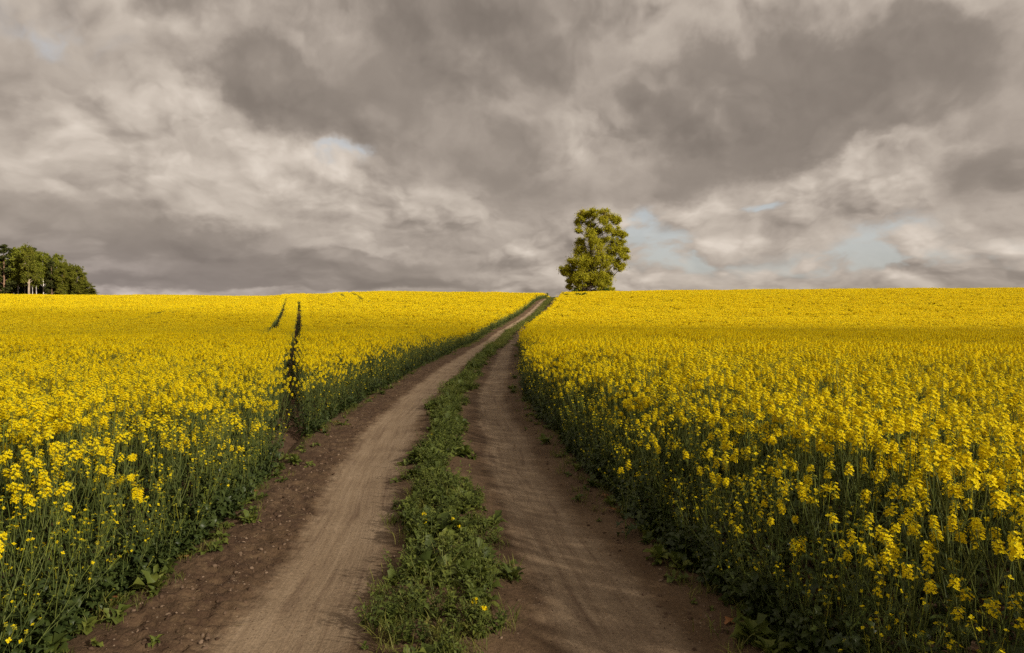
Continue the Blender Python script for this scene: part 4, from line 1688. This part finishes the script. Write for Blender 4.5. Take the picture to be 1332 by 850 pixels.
def wood_tree(kind, seed, H_, W_, var=0):
    g_ = np.random.default_rng(seed)
    if kind == 'pine':
        cl_ = []
        for i in range(18):
            t = 0.13 + 0.85 * i / 17
            a = i * 2.4 + g_.uniform(-.4, .4)
            rr = W_ * 0.5 * (1.15 - t) * g_.uniform(0.5, 1.1) * 1.3
            cl_.append((math.cos(a) * rr, math.sin(a) * rr, H_ * t, W_ * 0.24 * (1.3 - 0.6 * t)))
        tr = [(0, 0, -0.4), (0.1, 0, H_ * 0.3), (-0.1, 0.1, H_ * 0.65), (0, 0, H_ * 0.97)]
        return make_tree('pine_tree', M_TPINE, M_PINEBARK, g_, tr, [0.34, 0.28, 0.18, 0.05], cl_, 0.28, 60, 12, 0.55)
    if kind == 'birch':
        cl_ = []
        for i in range(20):
            t = 0.32 + 0.66 * i / 19
            a = i * 2.4 + g_.uniform(-.5, .5)
            rr = W_ * 0.5 * math.sin(math.pi * min(1, (t - 0.16) * 1.08)) ** 0.7 * g_.uniform(0.15, 0.95)
            cl_.append((math.cos(a) * rr, math.sin(a) * rr, H_ * t, W_ * 0.21 * g_.uniform(0.8, 1.2)))
        tr = [(0, 0, -0.4), (0.15, 0, H_ * 0.35), (-0.1, 0.1, H_ * 0.7), (0, 0, H_ * 0.96)]
        return make_tree('birch_tree', M_TBIRCH, M_BIRCHBARK, g_, tr, [0.26, 0.2, 0.13, 0.03], cl_, 0.26, 60, 13, 0.95)
    cl_ = []
    for i in range(24):
        t = (0.36 + 0.60 * i / 23) if var == 2 else (0.10 + 0.86 * i / 23)
        a = i * 2.4 + g_.uniform(-.5, .5)
        rr = W_ * 0.5 * math.sin(math.pi * min(0.98, 0.2 + 0.78 * t)) ** 0.6 * g_.uniform(0.2, 0.95)
        cl_.append((math.cos(a) * rr, math.sin(a) * rr, H_ * t, W_ * 0.19 * g_.uniform(0.8, 1.2)))
    tr = [(0, 0, -0.4), (0.2, 0, H_ * 0.3), (0, 0.2, H_ * 0.6), (0.1, 0, H_ * 0.9)]
    return make_tree('broadleaf_tree', M_TOAK, PALE if var == 2 else M_BARK, g_, tr, [0.62, 0.50, 0.30, 0.05] if var == 2 else [0.42, 0.34, 0.22, 0.05], cl_, 0.28, 60, 13, 0.9)


WOOD_PROTO = {}


def wood_copy(kind, var):
    key = (kind, var)
    if key not in WOOD_PROTO:
        o = wood_tree(kind, 400 + var * 13 + len(kind), 20.0, {'pine': 7.0, 'birch': 7.5, 'broadleaf': 10.0}[kind], var)
        WOOD_PROTO[key] = (o, list(o.children))
        return o
    o, kids = WOOD_PROTO[key]
    r = o.copy()
    COL.objects.link(r)
    for ch in kids:
        c_ = ch.copy()
        COL.objects.link(c_)
        c_.parent = r
    return r


# px of the stem, row of its top, distance, kind, variant, label, width factor
WOOD = [
    (-34, 318, 296, 'pine', 1, None, 1.0), (-18, 322, 300, 'birch', 0, None, 1.0),
    (6, 320, 292, 'pine', 0, 'dark pine tree at the left end of the wood', 1.15),
    (17, 325, 304, 'pine', 1, 'dark pine tree just behind the leftmost pine of the wood', 0.9),
    (24, 325, 294, 'birch', 0, 'light green birch next to the dark pines of the wood', 0.95),
    (33, 324, 300, 'birch', 1, 'birch tree behind the thick pale trunk in the wood', 1.0),
    (38, 322, 288, 'broadleaf', 2, 'tallest broadleaf tree of the wood, with a thick pale forked trunk', 0.72),
    (46, 324, 302, 'pine', 0, 'dark pine top rising behind the middle of the wood', 0.8),
    (43, 331, 291, 'birch', 1, 'slim birch with white trunk right of the thick pale trunk', 0.62),
    (48, 330, 292, 'birch', 0, 'slim white trunked birch in the middle of the wood', 0.72),
    (57, 331, 293, 'birch', 1, 'bright green birch, rightmost of the white trunks', 0.90),
    (64, 333, 304, 'pine', 1, 'dark pine behind the bright green birches of the wood', 0.9),
    (68, 340, 292, 'pine', 0, 'short dark pine standing in the gap under the birches', 0.75),
    (75, 333, 296, 'birch', 0, 'rounded green tree before the step down of the wood', 0.95),
    (82, 342, 292, 'broadleaf', 1, 'green broadleaf tree where the wood steps down', 0.75),
    (92, 346, 296, 'broadleaf', 0, 'olive brown broadleaf tree near the right end of the wood', 0.85),
    (101, 346, 293, 'broadleaf', 1, 'broadleaf tree at the right end of the wood', 0.80),
    (108, 358, 297, 'broadleaf', 0, 'small rounded tree sloping down at the right end of the wood', 0.70),
    (113, 368, 293, 'broadleaf', 1, 'low dark tree at the right tip of the wood', 0.85),
    (0, 336, 312, 'broadleaf', 0, 'shaded broadleaf tree deep in the wood behind the leftmost pine', 0.95),
    (14, 338, 314, 'broadleaf', 1, 'shaded broadleaf tree deep in the wood between the dark pines', 0.95),
    (28, 336, 310, 'broadleaf', 0, 'shaded broadleaf tree deep in the wood behind the leftmost birch', 0.95),
    (40, 338, 313, 'broadleaf', 1, 'shaded broadleaf tree deep in the wood behind the thick pale trunk', 0.95),
    (53, 338, 311, 'broadleaf', 0, 'shaded broadleaf tree deep in the wood behind the slim white trunks', 0.95),
    (66, 342, 313, 'broadleaf', 1, 'shaded broadleaf tree deep in the wood behind the bright green birch', 0.95),
    (80, 345, 310, 'broadleaf', 0, 'shaded broadleaf tree deep in the wood behind its step down', 0.9),
    (95, 352, 308, 'broadleaf', 1, 'shaded broadleaf tree deep in the wood near its right end', 0.9),
    (118, 376, 294, 'broadleaf', 0, 'lowest bush like tree at the very tip of the wood', 1.2),
]
for i, (px_, pt, Y_, kind, var, lab, wf) in enumerate(WOOD):
    x = (px_ - 666) / F * Y_
    z = float(hz(x, Y_))
    H_ = CAM_Z + (HY - pt) / F * Y_ - z
    o = wood_copy(kind, var)
    s = H_ / 20.0
    o.location = (x, Y_, z)
    wd = wf * (0.55 + 0.45 * s)
    o.scale = (wd, wd, s)
    o.rotation_euler = (0, 0, rnd.random() * 6.28)
    if lab is None:
        lab = 'dark pine of the wood, beyond the left edge' if kind == 'pine' else 'birch of the wood, beyond the left edge'
    tag(o, lab, 'tree', 'trees of the wood')
